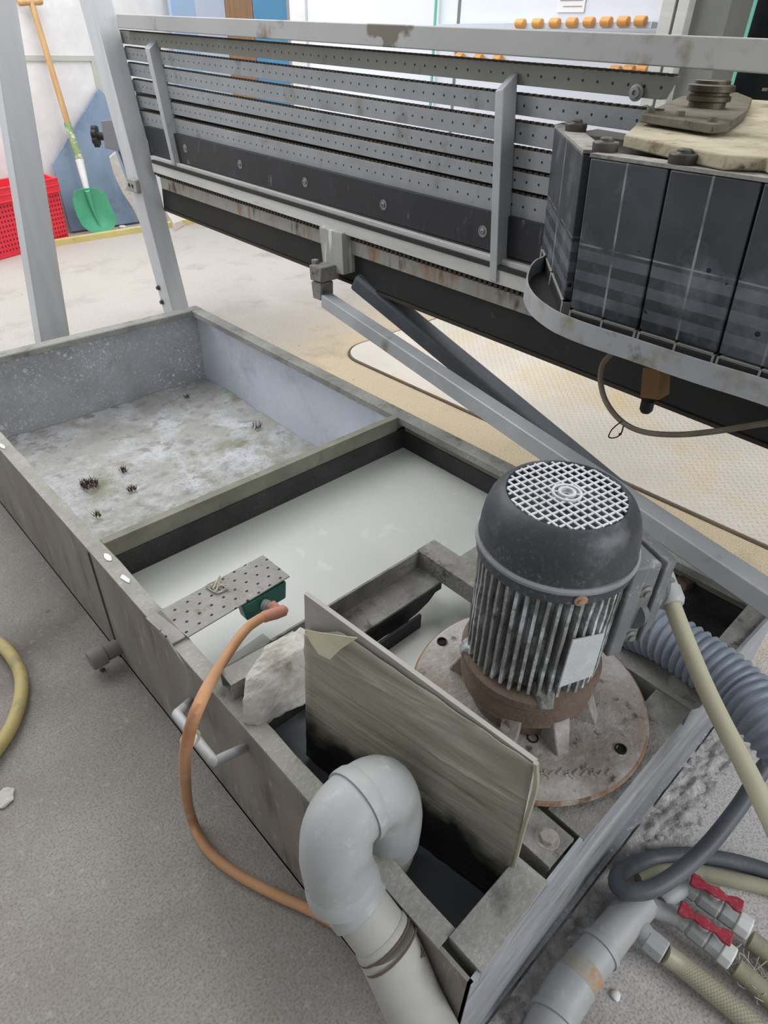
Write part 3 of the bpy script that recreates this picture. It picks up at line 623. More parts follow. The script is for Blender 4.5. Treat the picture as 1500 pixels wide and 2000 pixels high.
k_ = P(822, 1862, x=.292); b.box(k_.x-.012, k_.x, k_.y-.008, k_.y+.010, k_.z-.018, k_.z+.02); b.obj('rusty_clamp', rust2, pv, .002)

# ================================================================== PUMP
pm = thing('pump_motor', 'dusty finned electric pump motor with black fan cowl standing on a rusty round flange', 'pump motor', (.70, .345, TZ))
CXM, CYM = .690, .353; AX = Vector((CXM, CYM, 0))
def C(z): return Vector((CXM, CYM, z))
b = B(); b.lathe([(.196, 0), (.200, .003), (.200, .013), (.194, .016), (.10, .018), (.0, .018)], (.70, .345, TZ+.002), seg=72); fl = b.obj('flange', rust, pm, angle=30)
b = B(); b.tube(ring(Vector((.70, .345, TZ+.009)), (0, 0, 1), .1985, 0, 72) if False else [Vector((.70+.1985*math.cos(2*PI*k/72), .345+.1985*math.sin(2*PI*k/72), TZ+.009)) for k in range(73)], .0062, 8); b.obj('flange_edge', mat('flaking_rust_edge', G(120, 88, 66), G(140, 110, 88), 20, .9, 0, .8, 120, spots=[(G(150, 142, 134), 16, .52, .64), (G(78, 60, 48), 24, .58, .68)]), pm)
for (px, py) in ((863, 1254), (1212, 1464), (1040, 1443)):
    c0 = P(px, py, z=TZ+.018); b = B(); b.lathe([(.0095, 0), (.0095, .0035), (.0075, .0036), (.0075, .0006)], c0, seg=20); o = b.obj('bolt_hole', mat('dark_hole', (.006, .006, .006), (.01, .01, .01), 9, .95), pm)
b = B()
for k in range(9):
    c0 = P(1060+k*16, 1510+(k % 2)*3, z=TZ+.016); b.box(c0.x-.007, c0.x+.007, c0.y-.002, c0.y+.002, TZ+.014, TZ+.0205)
    if k % 3 == 0: b.box(c0.x-.002, c0.x+.002, c0.y-.012, c0.y+.012, TZ+.014, TZ+.0205)
b.obj('cast_lettering', rust, pm, .001)
zb = TZ+.018
b = B(); b.lathe([(.088, 0), (.088, .045), (.104, .046), (.108, .048), (.108, .062), (.111, .064), (.111, .088), (.108, .092), (.112, .094), (.114, .097), (.114, .112), (.108, .116), (.090, .118)], C(zb), seg=64)
b.obj('lantern_base', rust2, pm, angle=30)
for a in (205, 248, 292, 335, 20, 110):
    b = B(); a = math.radians(a); d = Vector((math.cos(a), math.sin(a), 0)); t_ = Vector((-d.y, d.x, 0)); w_ = .016; p = C(zb)+d*.085; q = C(zb)+d*.132; u_ = Vector((0, 0, 1))
    b.hexa([p+t_*w_, p-t_*w_, q-t_*.012, q+t_*.012], [p+t_*w_+u_*.060, p-t_*w_+u_*.060, C(zb)+d*.107-t_*w_+u_*.060, C(zb)+d*.107+t_*w_+u_*.060])
    b.obj('base_rib', rust, pm, .003)
b = B(); z0f, z1f = zb+.112, .716
b.lathe([(.084, 0), (.086, z1f-z0f+.01)], C(z0f), seg=48)
nf = 44
for k in range(nf):
    a = 2*PI*k/nf; d = Vector((math.cos(a), math.sin(a), 0)); s_ = Vector((-d.y, d.x, 0)); w_ = .0031
    jag = random.uniform(-.006, .006); zz = z0f+.012+jag
    steps = 7; prev = None
    A = []; Bq = []
    for j in range(steps+1):
        zf = zz+(z1f-zz)*j/steps; ro = .1065+random.uniform(-.0016, .001)
        A.append(C(zf)+d*.080+s_*w_); Bq.append((C(zf)+d*ro+s_*w_*.75, C(zf)+d*ro-s_*w_*.75, C(zf)+d*.080-s_*w_))
    L_ = [[A[j], Bq[j][0], Bq[j][1], Bq[j][2]] for j in range(steps+1)]
    VV = [[b.bm.verts.new(p) for p in l] for l in L_]
    for j in range(steps):
        for i in range(4): b.face([VV[j][i], VV[j][(i+1) % 4], VV[j+1][(i+1) % 4], VV[j+1][i]])
    b.face(VV[0][::-1]); b.face(VV[-1])
b.obj('finned_housing', finm, pm, angle=30)
for a in (228, 318, 48, 138):
    b = B()
    a = math.radians(a); d = Vector((math.cos(a), math.sin(a), 0)); s_ = Vector((-d.y, d.x, 0))
    p = C(z0f-.004); b.hexa([p+d*.085+s_*.022, p+d*.118+s_*.010, p+d*.118-s_*.010, p+d*.085-s_*.022], [p+d*.085+s_*.020+Vector((0, 0, .028)), p+d*.112+s_*.009+Vector((0, 0, .016)), p+d*.112-s_*.009+Vector((0, 0, .016)), p+d*.085-s_*.020+Vector((0, 0, .028))])
    b.obj('foot_lug', finm, pm, .002)
# nameplate facing the camera side
a = math.radians(249); d = Vector((math.cos(a), math.sin(a), 0)); s_ = Vector((-d.y, d.x, 0))
b = B(); p = C(.535)+d*.1065; b.ext([p-s_*.030, p+s_*.030, p+s_*.028+Vector((0, 0, .092)), p-s_*.028+Vector((0, 0, .100))], d*.003); tag(b.obj('nameplate', platelab, pm, .0005), 'pale speckled metal plate')
# fan cowl
b = B(); zc0, zc1 = .702, .806; R0 = .1125
prof = [(R0-.004, 0), (R0, .002), (R0, .018), (R0+.003, .020), (R0+.003, .026), (R0-.001, .030), (R0-.0015, .048), (R0-.004, .066), (R0-.009, .082), (R0-.016, .094), (R0-.024, .1015), (R0-.0295, .1035)]
b.lathe(prof+[(R0-.0315, .1005), (R0-.033, .085), (R0-.033, .02)], C(zc0), seg=72)
bm = b.bm; cowl = b.obj('fan_cowl', blackp, pm, angle=30)
b = B(); b.lathe([(R0+.0028, .0195), (R0+.0040, .0215), (R0+.0040, .0255), (R0+.0015, .0285), (R0-.0005, .0290)], C(zc0), seg=72, closed=True); b.obj('cowl_lip', mat('lime_dusted_lip', G(112, 114, 118), G(160, 162, 166), 7, .8, 0, .3), pm)
b = B(); b.lathe([(.078, 0), (.078, .003), (0, .003)], C(zc0+.082), seg=40); b.obj('fan_disc', mat('dark_fan', G(58, 58, 60), G(80, 80, 80), 30, .8, 0, .3), pm)
b = B(); Rg = .0805; zg = zc0+.1020; pit = .01275; rot = math.radians(-12)
for fam in (0, 1):
    for k in range(-6, 7):
        off = k*pit; hl = math.sqrt(max(0, Rg*Rg-off*off))
        if hl < .01: continue
        th = rot+(math.radians(90) if fam else 0); u = Vector((math.cos(th), math.sin(th), 0)); v = Vector((-u.y, u.x, 0))
        segs = [(-hl, hl)]
        if abs(off) < .019: hi = math.sqrt(.0195**2-off*off); segs = [(-hl, -hi), (hi, hl)]
        for s0_, s1_ in segs: b.bar(C(zg+fam*.0004)+v*off+u*s0_, C(zg+fam*.0004)+v*off+u*s1_, .0029, .0020)
b.obj('grille', cowlgrid, pm)
b = B(); b.lathe([(.0175, -.002), (.021, -.002), (.021, .003), (.0175, .003)], C(zg), seg=32, closed=True)
b.lathe([(.0085, -.002), (.0125, -.002), (.0125, .004), (.0085, .004)], C(zg), seg=24, closed=True); b.lathe([(.004, -.006), (.009, -.006), (.009, -.001), (.004, -.001)], C(zg), seg=16, closed=True)
for k in range(4):
    a = rot+PI/4+k*PI/2; d_ = Vector((math.cos(a), math.sin(a), 0)); b.bar(C(zg)+d_*.011, C(zg)+d_*.020, .004, .004)
b.obj('grille_hub', cowlgrid, pm)
for a in (232, 322, 52):
    a = math.radians(a); d = Vector((math.cos(a), math.sin(a), 0)); b = B(); b.lathe([(.009, 0), (.009, .002), (.0065, .003)], C(zc0+.010)+d*R0, d, 20); b.lathe([(.0042, .002), (.0042, .005), (.002, .0055)], C(zc0+.010)+d*R0, d, 12); b.obj('cowl_screw', mat('rusty_screw', G(150, 116, 90), G(164, 136, 110), 60, .8), pm)
# terminal box on the far right side
ang = math.radians(-24); e = Vector((math.cos(ang), math.sin(ang), 0)); s_ = Vector((-e.y, e.x, 0)); UP = Vector((0, 0, 1))
def L3(r, sd_, z): return C(z)+e*r+s_*sd_
b = B(); b.hexa([L3(.09, -.062, .530), L3(.150, -.062, .530), L3(.150, .062, .530), L3(.09, .062, .530)], [L3(.09, -.062, .690), L3(.150, -.062, .690), L3(.150, .062, .690), L3(.09, .062, .690)])
b.hexa([L3(.09, -.072, .518), L3(.117, -.072, .518), L3(.117, .072, .518), L3(.09, .072, .518)], [L3(.09, -.072, .702), L3(.117, -.072, .702), L3(.117, .072, .702), L3(.09, .072, .702)]); tb = b.obj('terminal_box', boxm, pm, .004)
b = B(); b.hexa([L3(.152, -.068, .524), L3(.152, .068, .524), L3(.152, .068, .696), L3(.152, -.068, .696)], [L3(.188, -.052, .545), L3(.188, .052, .545), L3(.188, .052, .680), L3(.188, -.052, .680)]); b.obj('box_lid', boxm, tb, .004)
for sd_, z_ in ((-.064, .545), (-.064, .64)):
    b = B(); b.lathe([(.011, 0), (.011, .003), (.006, .005), (.006, .008)], L3(.133, sd_+.002, z_), -s_, 20); b.obj('box_screw', chrome, tb)
g0 = P(1298, 1140, z=.575)
gb = L3(.128, -.052, .585); gd = (P(1325, 1215, z=.555)-g0).normalized()
b = B(); b.lathe([(.020, -.015), (.020, .010), (.0225, .012), (.0225, .032), (.019, .040), (.017, .042)], g0, gd, 20); gl = b.obj('cable_gland', glandm, tb, angle=30)
b = B(); b.tube([gb+Vector((0, 0, .0)), g0], [.026, .021], 20); b.obj('gland_neck', boxm, tb)
# power cable
b = B(); pth = [g0+gd*.02, P(1335, 1240, z=.55), P(1372, 1330, z=.52), P(1410, 1410, z=.50), P(1462, 1510, z=.48), P(1515, 1620, z=.46), P(1600, 1800, z=.42)]
b.tube(spline(pth, 8), .0138, 18); tag(b.obj('power_cable', creamc), 'thick cream power cable curving from the motor terminal box towards the right', 'cable')

# corrugated hose
pth = spline([P(1225, 1215, z=.40), P(1290, 1240, z=.42), P(1370, 1290, z=.425), P(1440, 1345, z=.425), P(1510, 1420, z=.42), P(1600, 1530, z=.38)], 30)
# resample evenly
acc = [pth[0]]; L_ = 0; step = .0026
for p, q in zip(pth[:-1], pth[1:]):
    seg_ = (q-p).length; 
    while L_+seg_ >= step:
        tt_ = (step-L_)/seg_; p = p.lerp(q, tt_); acc.append(p.copy()); seg_ = (q-p).length; L_ = 0
    L_ += seg_
rs = [.047+.0032*math.sin(2*PI*k*step/.0145) for k in range(len(acc))]
b = B(); b.tube(acc, rs, 32); tag(b.obj('corrugated_hose', corr, angle=80), 'fat blue-grey corrugated hose leaving the tank end under the cream cable', 'hose')
b = B(); e0 = P(1345, 1345, z=.36); b.lathe([(.030, -.03), (.034, -.02), (.036, .0), (.030, .015), (.018, .022), (0, .024)], e0, (.2, -.5, .8), 20)
tag(b.obj('hose_stub', crust), 'lumpy grey encrusted pipe end beneath the corrugated hose', 'pipe end')

# ================================================================== RIGHT FLOOR CLUTTER
b = B(); pth = [P(1590, 1400, z=.17), P(1500, 1490, z=.16), P(1440, 1580, z=.13), P(1370, 1665, z=.115), P(1290, 1728, z=.112), P(1235, 1742, z=.104), P(1206, 1730, z=.08), P(1214, 1702, z=.055), P(1270, 1678, z=.02), P(1340, 1670, z=.018), P(1420, 1680, z=.018), P(1500, 1702, z=.018), P(1620, 1750, z=.018)]
b.tube(spline(pth, 10), .0150, 16); tag(b.obj('rubber_hose', blackh), 'dark grey rubber hose looping on the floor beyond the tank end', 'hose')
b = B(); pth = [P(1246, 1716, z=.015), P(1290, 1703, z=.015), P(1350, 1702, z=.015), P(1430, 1718, z=.018), P(1510, 1738, z=.018), P(1640, 1790, z=.018)]
b.tube(spline(pth, 8), .0145, 14); tag(b.obj('beige_hose', beigeh), 'dull beige hose lying through the loop of the dark hose', 'hose')
# manifold with elbows and valves
mf = thing('valve_manifold', 'encrusted grey plastic pipe manifold with two branch unions on the floor beyond the tank', 'pipe manifold', (.6, 0, 0))
m0, m1, m2, m3 = P(1256, 1758, z=.05), P(1225, 1790, z=.05), P(1175, 1850, z=.05), P(1130, 1905, z=.05)
b = B(); b.tube([m0, m1, m2], [.030, .031, .032], 24); b.tube([m2, m2.lerp(m3, .15)], .036, 24); b.obj('main_pipe', pvc, mf)
m4 = P(1095, 1960, z=.045); m5 = P(1060, 2040, z=.045)
b = B(); b.tube([m2.lerp(m3, .1), m2.lerp(m3, .75)], .033, 24); b.obj('pipe_collar', pvc, mf)
b = B(); b.tube([m2.lerp(m3, .7), m3.lerp(m4, .3)], .0345, 24); b.obj('threaded_joint', mat('orange_thread_tape', G(150, 146, 136), G(162, 158, 148), 9, .8, 0, .4, spots=[(G(176, 124, 80), 12, .54, .62)]), mf)
b = B(); b.tube(spline([m3.lerp(m4, .2), m4, m4.lerp(m5, .6), m5], 5), .037, 24); b.tube([m4.lerp(m5, .3), m4.lerp(m5, .45)], .0405, 24); b.obj('elbow', pvc, mf)
for (pa, pb, r_) in ((P(1235, 1795, z=.05), P(1280, 1850, z=.045), .018), (P(1262, 1768, z=.05), P(1322, 1790, z=.045), .017), (P(1290, 1762, z=.048), P(1338, 1728, z=.045), .016)):
    b = B(); b.tube([pa, pb], r_, 18); b.obj('branch', pvc, mf)
def union(a_, c_, r_, m, nm, par):
    b = B(); b.lathe([(r_*.9, 0), (r_, .002), (r_, (c_-a_).length-.002), (r_*.9, (c_-a_).length)], a_, c_-a_, 8); return b.obj(nm, m, par, .001, angle=20)
u0 = P(1262, 1832, z=.045); u1 = P(1298, 1862, z=.045)
union(u0, u1, .021, glandm, 'union_nut', mf)
h_ = [u1, P(1330, 1885, z=.035), P(1385, 1930, z=.03), P(1450, 1985, z=.025), P(1540, 2070, z=.02)]
b = B(); b.tube(spline(h_, 12), .0175, 20); tag(b.obj('braided_hose', braidm), 'clear braided hose running from the manifold to the bottom right corner', 'hose')
def valve(ax0, ax1, label, hx):
    """ball valve between two points with a red bow tie handle"""
    v0, v1 = P(*ax0, z=.045), P(*ax1, z=.045); d = (v1-v0); L_ = d.length; dn = d.normalized(); sd_ = Vector((0, 0, 1)).cross(dn)
    vt = thing('ball_valve', label, 'valve', v0, 'red handled ball valves by the manifold')
    b = B(); b.lathe([(.015, 0), (.019, .004), (.019, L_*.26), (.016, L_*.28), (.020, L_*.34), (.020, L_*.66), (.016, L_*.70), (.019, L_*.72), (.019, L_*.96), (.015, L_)], v0, dn, 8); b.obj('valve_body', pvc, vt, .001, angle=20)
    union(v0+dn*L_*.97, v0+dn*(L_*1.22), .021, whitep, 'union_nut', vt)
    c_ = v0+dn*L_*.5+Vector((0, 0, .019))
    b = B(); b.lathe([(.008, 0), (.008, .012), (.012, .013), (.012, .018), (0, .018)], c_, (0, 0, 1), 16); b.obj('valve_stem', pvc, vt)
    ln = .044; prof_ = [(-1, .012), (-.72, .0125), (-.4, .0055), (0, .011), (.4, .0055), (.72, .0125), (1, .012)]
    hd = (dn*math.cos(hx)+sd_*math.sin(hx)); hs = Vector((0, 0, 1)).cross(hd)
    loopp = [c_+Vector((0, 0, .014))+hd*ln*k+hs*w_ for k, w_ in prof_]+[c_+Vector((0, 0, .014))+hd*ln*k-hs*w_ for k, w_ in prof_[::-1]]
    b = B(); b.ext(loopp, (0, 0, .007)); hdl = b.obj('handle', redv, vt, .002)
    return vt
valve((1320, 1785), (1410, 1858), 'ball valve with red bow-tie handle, the one nearer the braided hose', .15)
valve((1335, 1725), (1440, 1800), 'ball valve with red bow-tie handle, the one nearer the beige hose', .15)
b = B(); b.tube(spline([P(1465, 1835, z=.03), P(1500, 1862, z=.028), P(1580, 1930, z=.02)], 6), .017, 14); tag(b.obj('outlet_hose', beigeh), 'short dirty hose leaving the ball valve nearer the beige hose', 'hose')
b = B(); b.tube(spline([P(1438, 1890, z=.03), P(1475, 1922, z=.028), P(1560, 2000, z=.02)], 6), .017, 14); tag(b.obj('outlet_hose', beigeh), 'short dirty hose leaving the ball valve nearer the braided hose', 'hose')
def chip(px, py, r_, m, label, nm='stone_chip', flat=.5, z=0, k=0):
    b = B(); c_ = P(px, py, z=z); bmesh.ops.create_icosphere(b.bm, subdivisions=2, radius=r_)
    for v in b.bm.verts: v.co = Vector((v.co.x*(1+.3*noise.noise(v.co*60+Vector((px, 0, 0)))), v.co.y*(1+.4*noise.noise(v.co*50+Vector((0, py, 0)))), v.co.z*flat)); v.co += v.co.normalized()*r_*.25*noise.noise(v.co*80+Vector((px, py, 0))); v.co += c_+Vector((0, 0, r_*flat*.8))
    tag(b.obj(nm, m, angle=30), label, 'stone chip')
chip(1200, 1945, .009, whitep, 'small white chip beside the orange taped pipe joint')
chip(1290, 1640, .008, stonem, 'pale flake on the floor above the looped dark hose')
chip(1330, 1655, .006, stonem, 'tiny pale flake right of the flake above the hose loop')
chip(200, 1325-15, .007, mat('dark_grit', G(70, 64, 58), G(84, 78, 72), 40, .9), 'dark grit crumb on the floor by the drain stub')
b = B()
for k in range(26):
    c0 = P(1475+random.uniform(-20, 25), 1905+random.uniform(-18, 20), z=.02); pts = [c0+Vector((random.uniform(-.03, .03), random.uniform(-.03, .03), random.uniform(-.01, .02))) for _ in range(4)]
    b.tube(spline(pts, 5), .0009, 5)
tag(b.obj('fibre_tangle', rope), 'wiry tangle of pale fibres at the right edge below the valves', 'string', kind='stuff')
b = B(); nx, ny = 120, 26; g = []
for i in range(nx+1):
    x = .33+1.0*i/nx; row = []
    for j in range(ny+1):
        w_ = .10+.03*noise.noise(Vector((x*5, 3, 0))); y = Y0-.004-w_*j/ny; e = 1-(j/ny)
        v = Vector((x, y, 0)); z = -.004+.020*e*(.7+.6*noise.noise(v*12))+.010*noise.noise(v*60)*min(1, e*2+.2)+.004*noise.noise(v*160)
        row.append(b.bm.verts.new((x, y, z)))
    g.append(row)
for i in range(nx):
    for j in range(ny): b.face([g[i][j], g[i][j+1], g[i+1][j+1], g[i+1][j]])
tag(b.obj('scale_debris', mat('gritty_lime_debris', G(150, 146, 142), G(196, 194, 194), 40, .95, 0, 1.0, 200, spots=[(G(112, 107, 101), 22, .54, .68), (G(226, 225, 226), 60, .58, .66)]), angle=80, keepn=True), 'gritty pale lime debris heaped along the foot of the tank end', 'debris', kind='stuff')
# yellow hose at left
b = B(); pth = [P(-120, 1215, z=.02), P(-40, 1238, z=.02), P(5, 1262, z=.02), P(36, 1305, z=.02), P(42, 1350, z=.02), P(28, 1405, z=.02), P(0, 1455, z=.02), P(-60, 1530, z=.02)]
b.tube(spline(pth, 10), .0155, 18); tag(b.obj('yellow_hose', yellowh), 'curved yellow hose lying on the concrete at the left edge', 'hose')
chip(10, 1560, .02, stonem, 'pale splinter lying at the left edge below the yellow hose', flat=.3)

# ================================================================== MACHINE
XM = 1.56
mc = thing('glass_edging_machine', 'long grey glass edging machine with perforated rails and a curved chain of black pads', 'machine', (XM, 2.0, 0))
def yz(p, dx=0): return P(p[0], p[1], x=XM+dx)
def member(name, m, tl, tr, br, bl, dx, depth, parent=mc, uv=None, bevel=.001):
    """bar whose front face is seen between four photo points on the plane x=XM+dx"""
    q = [yz(p, dx) for p in (tl, tr, br, bl)]
    b = B(); b.ext(q, (depth, 0, 0)); return b.obj(name, m, parent, bevel, uv=uv), q
def extend(a_, b_, x): t_ = (x-a_[0])/(b_[0]-a_[0]); return (x, a_[1]+(b_[1]-a_[1])*t_)
member('top_rail', railm, (226, 27), (1640, extend((228, 28), (1500, 75), 1640)[1]), (1640, extend((230, 55), (1500, 145), 1640)[1]), (230, 55), 0, .055, bevel=.003)
SL = 1
slats = [((231, 60), (1317, 150), (1290, 197), (237, 85)), ((241, 92), (1290, 219), (1275, 264), (244, 116)), ((248, 123), (1110, 254), (1100, 298), (255, 148)),
         ((257, 155), (1105, 307), (1098, 346), (262, 178)), ((264, 186), (1100, 353), (1092, 390), (270, 208)), ((270, 216), (1096, 398), (1085, 445), (277, 243))]
for i, s4 in enumerate(slats):
    dx = .045
    s4 = (s4[0], s4[1], (s4[2][0], s4[2][1]-2), s4[3]); q = [yz(p, dx) for p in s4]
    def uvp(c_, q=q):
        t_ = (q[0].y-c_.y)/(q[0].y-q[1].y); zt = q[0].z+(q[1].z-q[0].z)*t_; zbm = q[3].z+(q[2].z-q[3].z)*t_
        return (c_.y/.040, .5+(c_.z-(zt+zbm)/2)/.040 if c_.x < XM+dx+.004 else 5.0)
    o, q = member('perforated_rail', slatm if i else slatold, *s4, dx, .028, uv=uvp)
    b = B(); a_, c_ = q[0]+Vector((.012, 0, .003)), q[1]+Vector((.012, 0, .003)); n_ = 120
    for k in range(n_):
        p_ = a_.lerp(c_, (k+.5)/n_); b.box(p_.x-.008, p_.x+.012, p_.y-.007, p_.y+.007, p_.z-.006, p_.z+.002)
    b.obj('link_chain', chainm, o)
member('backing_plate', blackm, (262, 168), (1095, 318), (1085, 445), (277, 243), .10, .006)
# uprights on the face
for (lt, mt_, rt, lb, mb, rb, nm) in (((282, 92), (291, 96), (303, 76), (340, 340), (347, 345), (361, 346), 'a'), ((967, 178), (983, 174), (1003, 146), (955, 548), (969, 552), (988, 548), 'b')):
    dx = -.012 if nm == 'b' else .005
    A0, A1 = yz(lt, dx), yz(lb, dx); M0, M1 = yz(mt_, dx), yz(mb, dx)
    wdt = .052
    b = B(); b.hexa([A1, M1, M1+Vector((wdt, 0, 0)), A1+Vector((wdt, 0, 0))], [A0, M0, M0+Vector((wdt, 0, .035)), A0+Vector((wdt, 0, .035))]); b.obj('upright', galv, mc, .002)
# guard, ledge, channel, beam
gq = ((281, 246), (1080, 444), (1075, 524), (293, 299)); gd_, q = member('guard_strip', guardm, *gq, .03, .025)
for (px, py) in ((362, 290), (469, 321), (596, 356), (749, 400), (943, 452)):
    c0 = yz((px, py), .03); b = B(); b.lathe([(.016, -.001), (.016, .0015), (.0125, .0015), (.0125, .0005)], c0, (-1, 0, 0), 24); b.lathe([(.0075, 0), (.0075, .004), (.004, .005), (.004, .003)], c0, (-1, 0, 0), 16); b.obj('bolt', chrome, gd_)
member('ledge_profile', alu, (293, 304), (1060, 530), (1060, 548), (296, 314), .012, .05)
member('ledge_profile', alu, (296, 318), (1060, 553), (1060, 584), (300, 336), -.004, .06)
member('groove_shade_strip', blackm, (296, 312), (1060, 545), (1060, 554), (296, 318), -.009, .012, bevel=0)  # dark strip between the profiles stands in for the shade of a groove
member('ledge_gap', blackm, (293, 298), (1060, 522), (1060, 590), (300, 340), .03, .03)
o, q = member('lower_channel', chan, (312, 345), (1060, 592), (1060, 626), (316, 368), .02, .05)
b = B(); a_, c_ = yz((306, 340), .02), yz((1050, 584), .02); n_ = 110
for k in range(n_):
    p_ = a_.lerp(c_, (k+.5)/n_); b.box(p_.x-.002, p_.x+.014, p_.y-.006, p_.y+.006, p_.z-.008, p_.z+.004)
b.obj('drive_chain', chainm, mc)
member('base_beam', blackm, (316, 366), (1640, extend((316, 366), (1060, 615), 1640)[1]), (1640, extend((320, 405), (1500, 865), 1640)[1]), (320, 405), .035, .14)
f0, f1 = yz((322, 406), .05), yz((1640, 920), .05); b = B(); b.bar(f0, f1, .04, .010, up=(0, 0, 1)); b.obj('beam_flange', mat('brown_black_steel', G(52, 44, 38), G(66, 58, 50), 9, .8), mc)
# end post
def post(parent, name, tl, ml, tr, bl, mb, br_, xx, m, bev=.003):
    a0, a1 = P(*tl, x=xx), P(*bl, x=xx); m0, m1 = P(*ml, x=xx), P(*mb, x=xx)
    def fl_(p, q): t_ = (p.z)/(p.z-q.z); return p.lerp(q, t_)
    ta0, ta1 = a0+(a0-a1).normalized()*0, fl_(a0, a1); tm1 = fl_(m0, m1)
    r0, r1 = P(*tr, y=m0.y), P(*br_, y=m1.y)
    dx0 = r0.x-xx; b = B()
    b.hexa([ta1, tm1, tm1+Vector((dx0, 0, 0)), ta1+Vector((dx0, 0, 0))], [a0, m0, m0+Vector((dx0, 0, 0)), a0+Vector((dx0, 0, 0))]); return b.obj(name, m, parent, bev)
post(mc, 'end_post', (127, -100), (152, -100), (198, -80), (290, 500), (309, 500), (337, 500), 1.50, postm)
b = B(); k0 = P(262, 362, x=1.492); b.box(1.478, 1.50, k0.y-.05, k0.y+.045, k0.z-.03, k0.z+.03); br = b.obj('bolt_plate', galv_dirty, mc, .006)
for dy in (.022, -.012):
    b = B(); b.lathe([(.008, 0), (.008, .003), (.005, .0035)], (1.478, k0.y+dy, k0.z), (-1, 0, 0), 14); b.obj('bolt', blackm, br)
for py in (562, 590):
    c0 = P(310+(py-562)*.25, py, x=1.497); b = B(); b.lathe([(.013, 0), (.013, .004), (.009, .005), (.009, .012)], c0, (-1, 0, 0), 12); b.obj('bolt', steel, mc)
# motor box behind the post, with star knob
k1 = P(205, 262, x=1.62); b = B(); b.ext([P(196, 236, x=1.60), P(232, 232, x=1.60), P(234, 296, x=1.60), P(205, 290, x=1.60)], (.14, -.02, 0)); b.obj('gear_housing', mat('dark_grey_housing', G(96, 98, 102), G(110, 112, 116), 6, .5), mc, .004)
b = B(); c0 = P(187, 266, x=1.64); 
ka = Vector((.80, -.60, 0)); kb = Vector((.60, .80, 0))
for k in range(7):
    a = 2*PI*k/7; b.lathe([(.020, -.012), (.020, .012)], c0+kb*math.cos(a)*.034+Vector((0, 0, math.sin(a)*.034)), ka, 12)
b.lathe([(.036, -.010), (.036, .010)], c0, ka, 24); b.lathe([(.02, 0), (.02, .06)], c0, ka, 16); b.obj('star_knob', blackm, mc)
member('end_plate', mat('dark_steel_leg', G(74, 72, 70), G(88, 86, 84), 6, .6), (228, 290), (262, 290), (285, 395), (268, 395), .09, .05)
# middle bracket, clamp and braces
q = [yz(p, -.02) for p in ((623, 443), (667, 456), (671, 537), (632, 527))]; b = B(); b.ext(q, (.07, 0, 0)); b.obj('hanger_bracket', mat('drip_stained_aluminium', G(150, 149, 144), G(176, 175, 170), 6, .6, .1, .2, spots=[(G(206, 206, 204), 14, .54, .62), (G(120, 104, 84), 10, .62, .72)], streak=(2, 2, .25)), mc, .002)
def yz2(p, x): return P(p[0], p[1], x=x)
cl = [yz2(p, 1.47) for p in ((603, 517), (627, 524), (627, 553), (606, 547))]
b = B(); b.ext(cl, (.085, 0, 0)); cb = b.obj('clamp_block', crust, mc, .004)
cl2 = [yz2(p, 1.475) for p in ((607, 549), (626, 554), (627, 588), (611, 582))]
b = B(); b.ext(cl2, (.06, 0, 0)); b.obj('clamp_block', crust, mc, .004)
bt = yz2((616, 517), 1.50); b = B(); b.hexnut(bt+Vector((0, 0, .004)), .014, .014); b.obj('bolt', crust, cb)
ga, gb2 = P(638, 585, x=1.50), P(1500, 1165, z=.50); gdir = (gb2-ga).normalized()
b = B(); b.bar(ga+gdir*.0+Vector((0, 0, -.002)), gb2+gdir*.5+Vector((0, 0, -.002)), .046, .046); b.obj('brace_tube', galv, mc, .003)
da, db = P(700, 545, x=1.60), P(1235, 985, z=.02)
b = B(); b.bar(da, db, .085, .06); b.obj('leg_strut', mat('blue_black_strut', G(74, 78, 84), G(88, 92, 98), 6, .6, 0, .15, spots=[(G(120, 124, 130), 40, .62, .72)]), mc, .012)
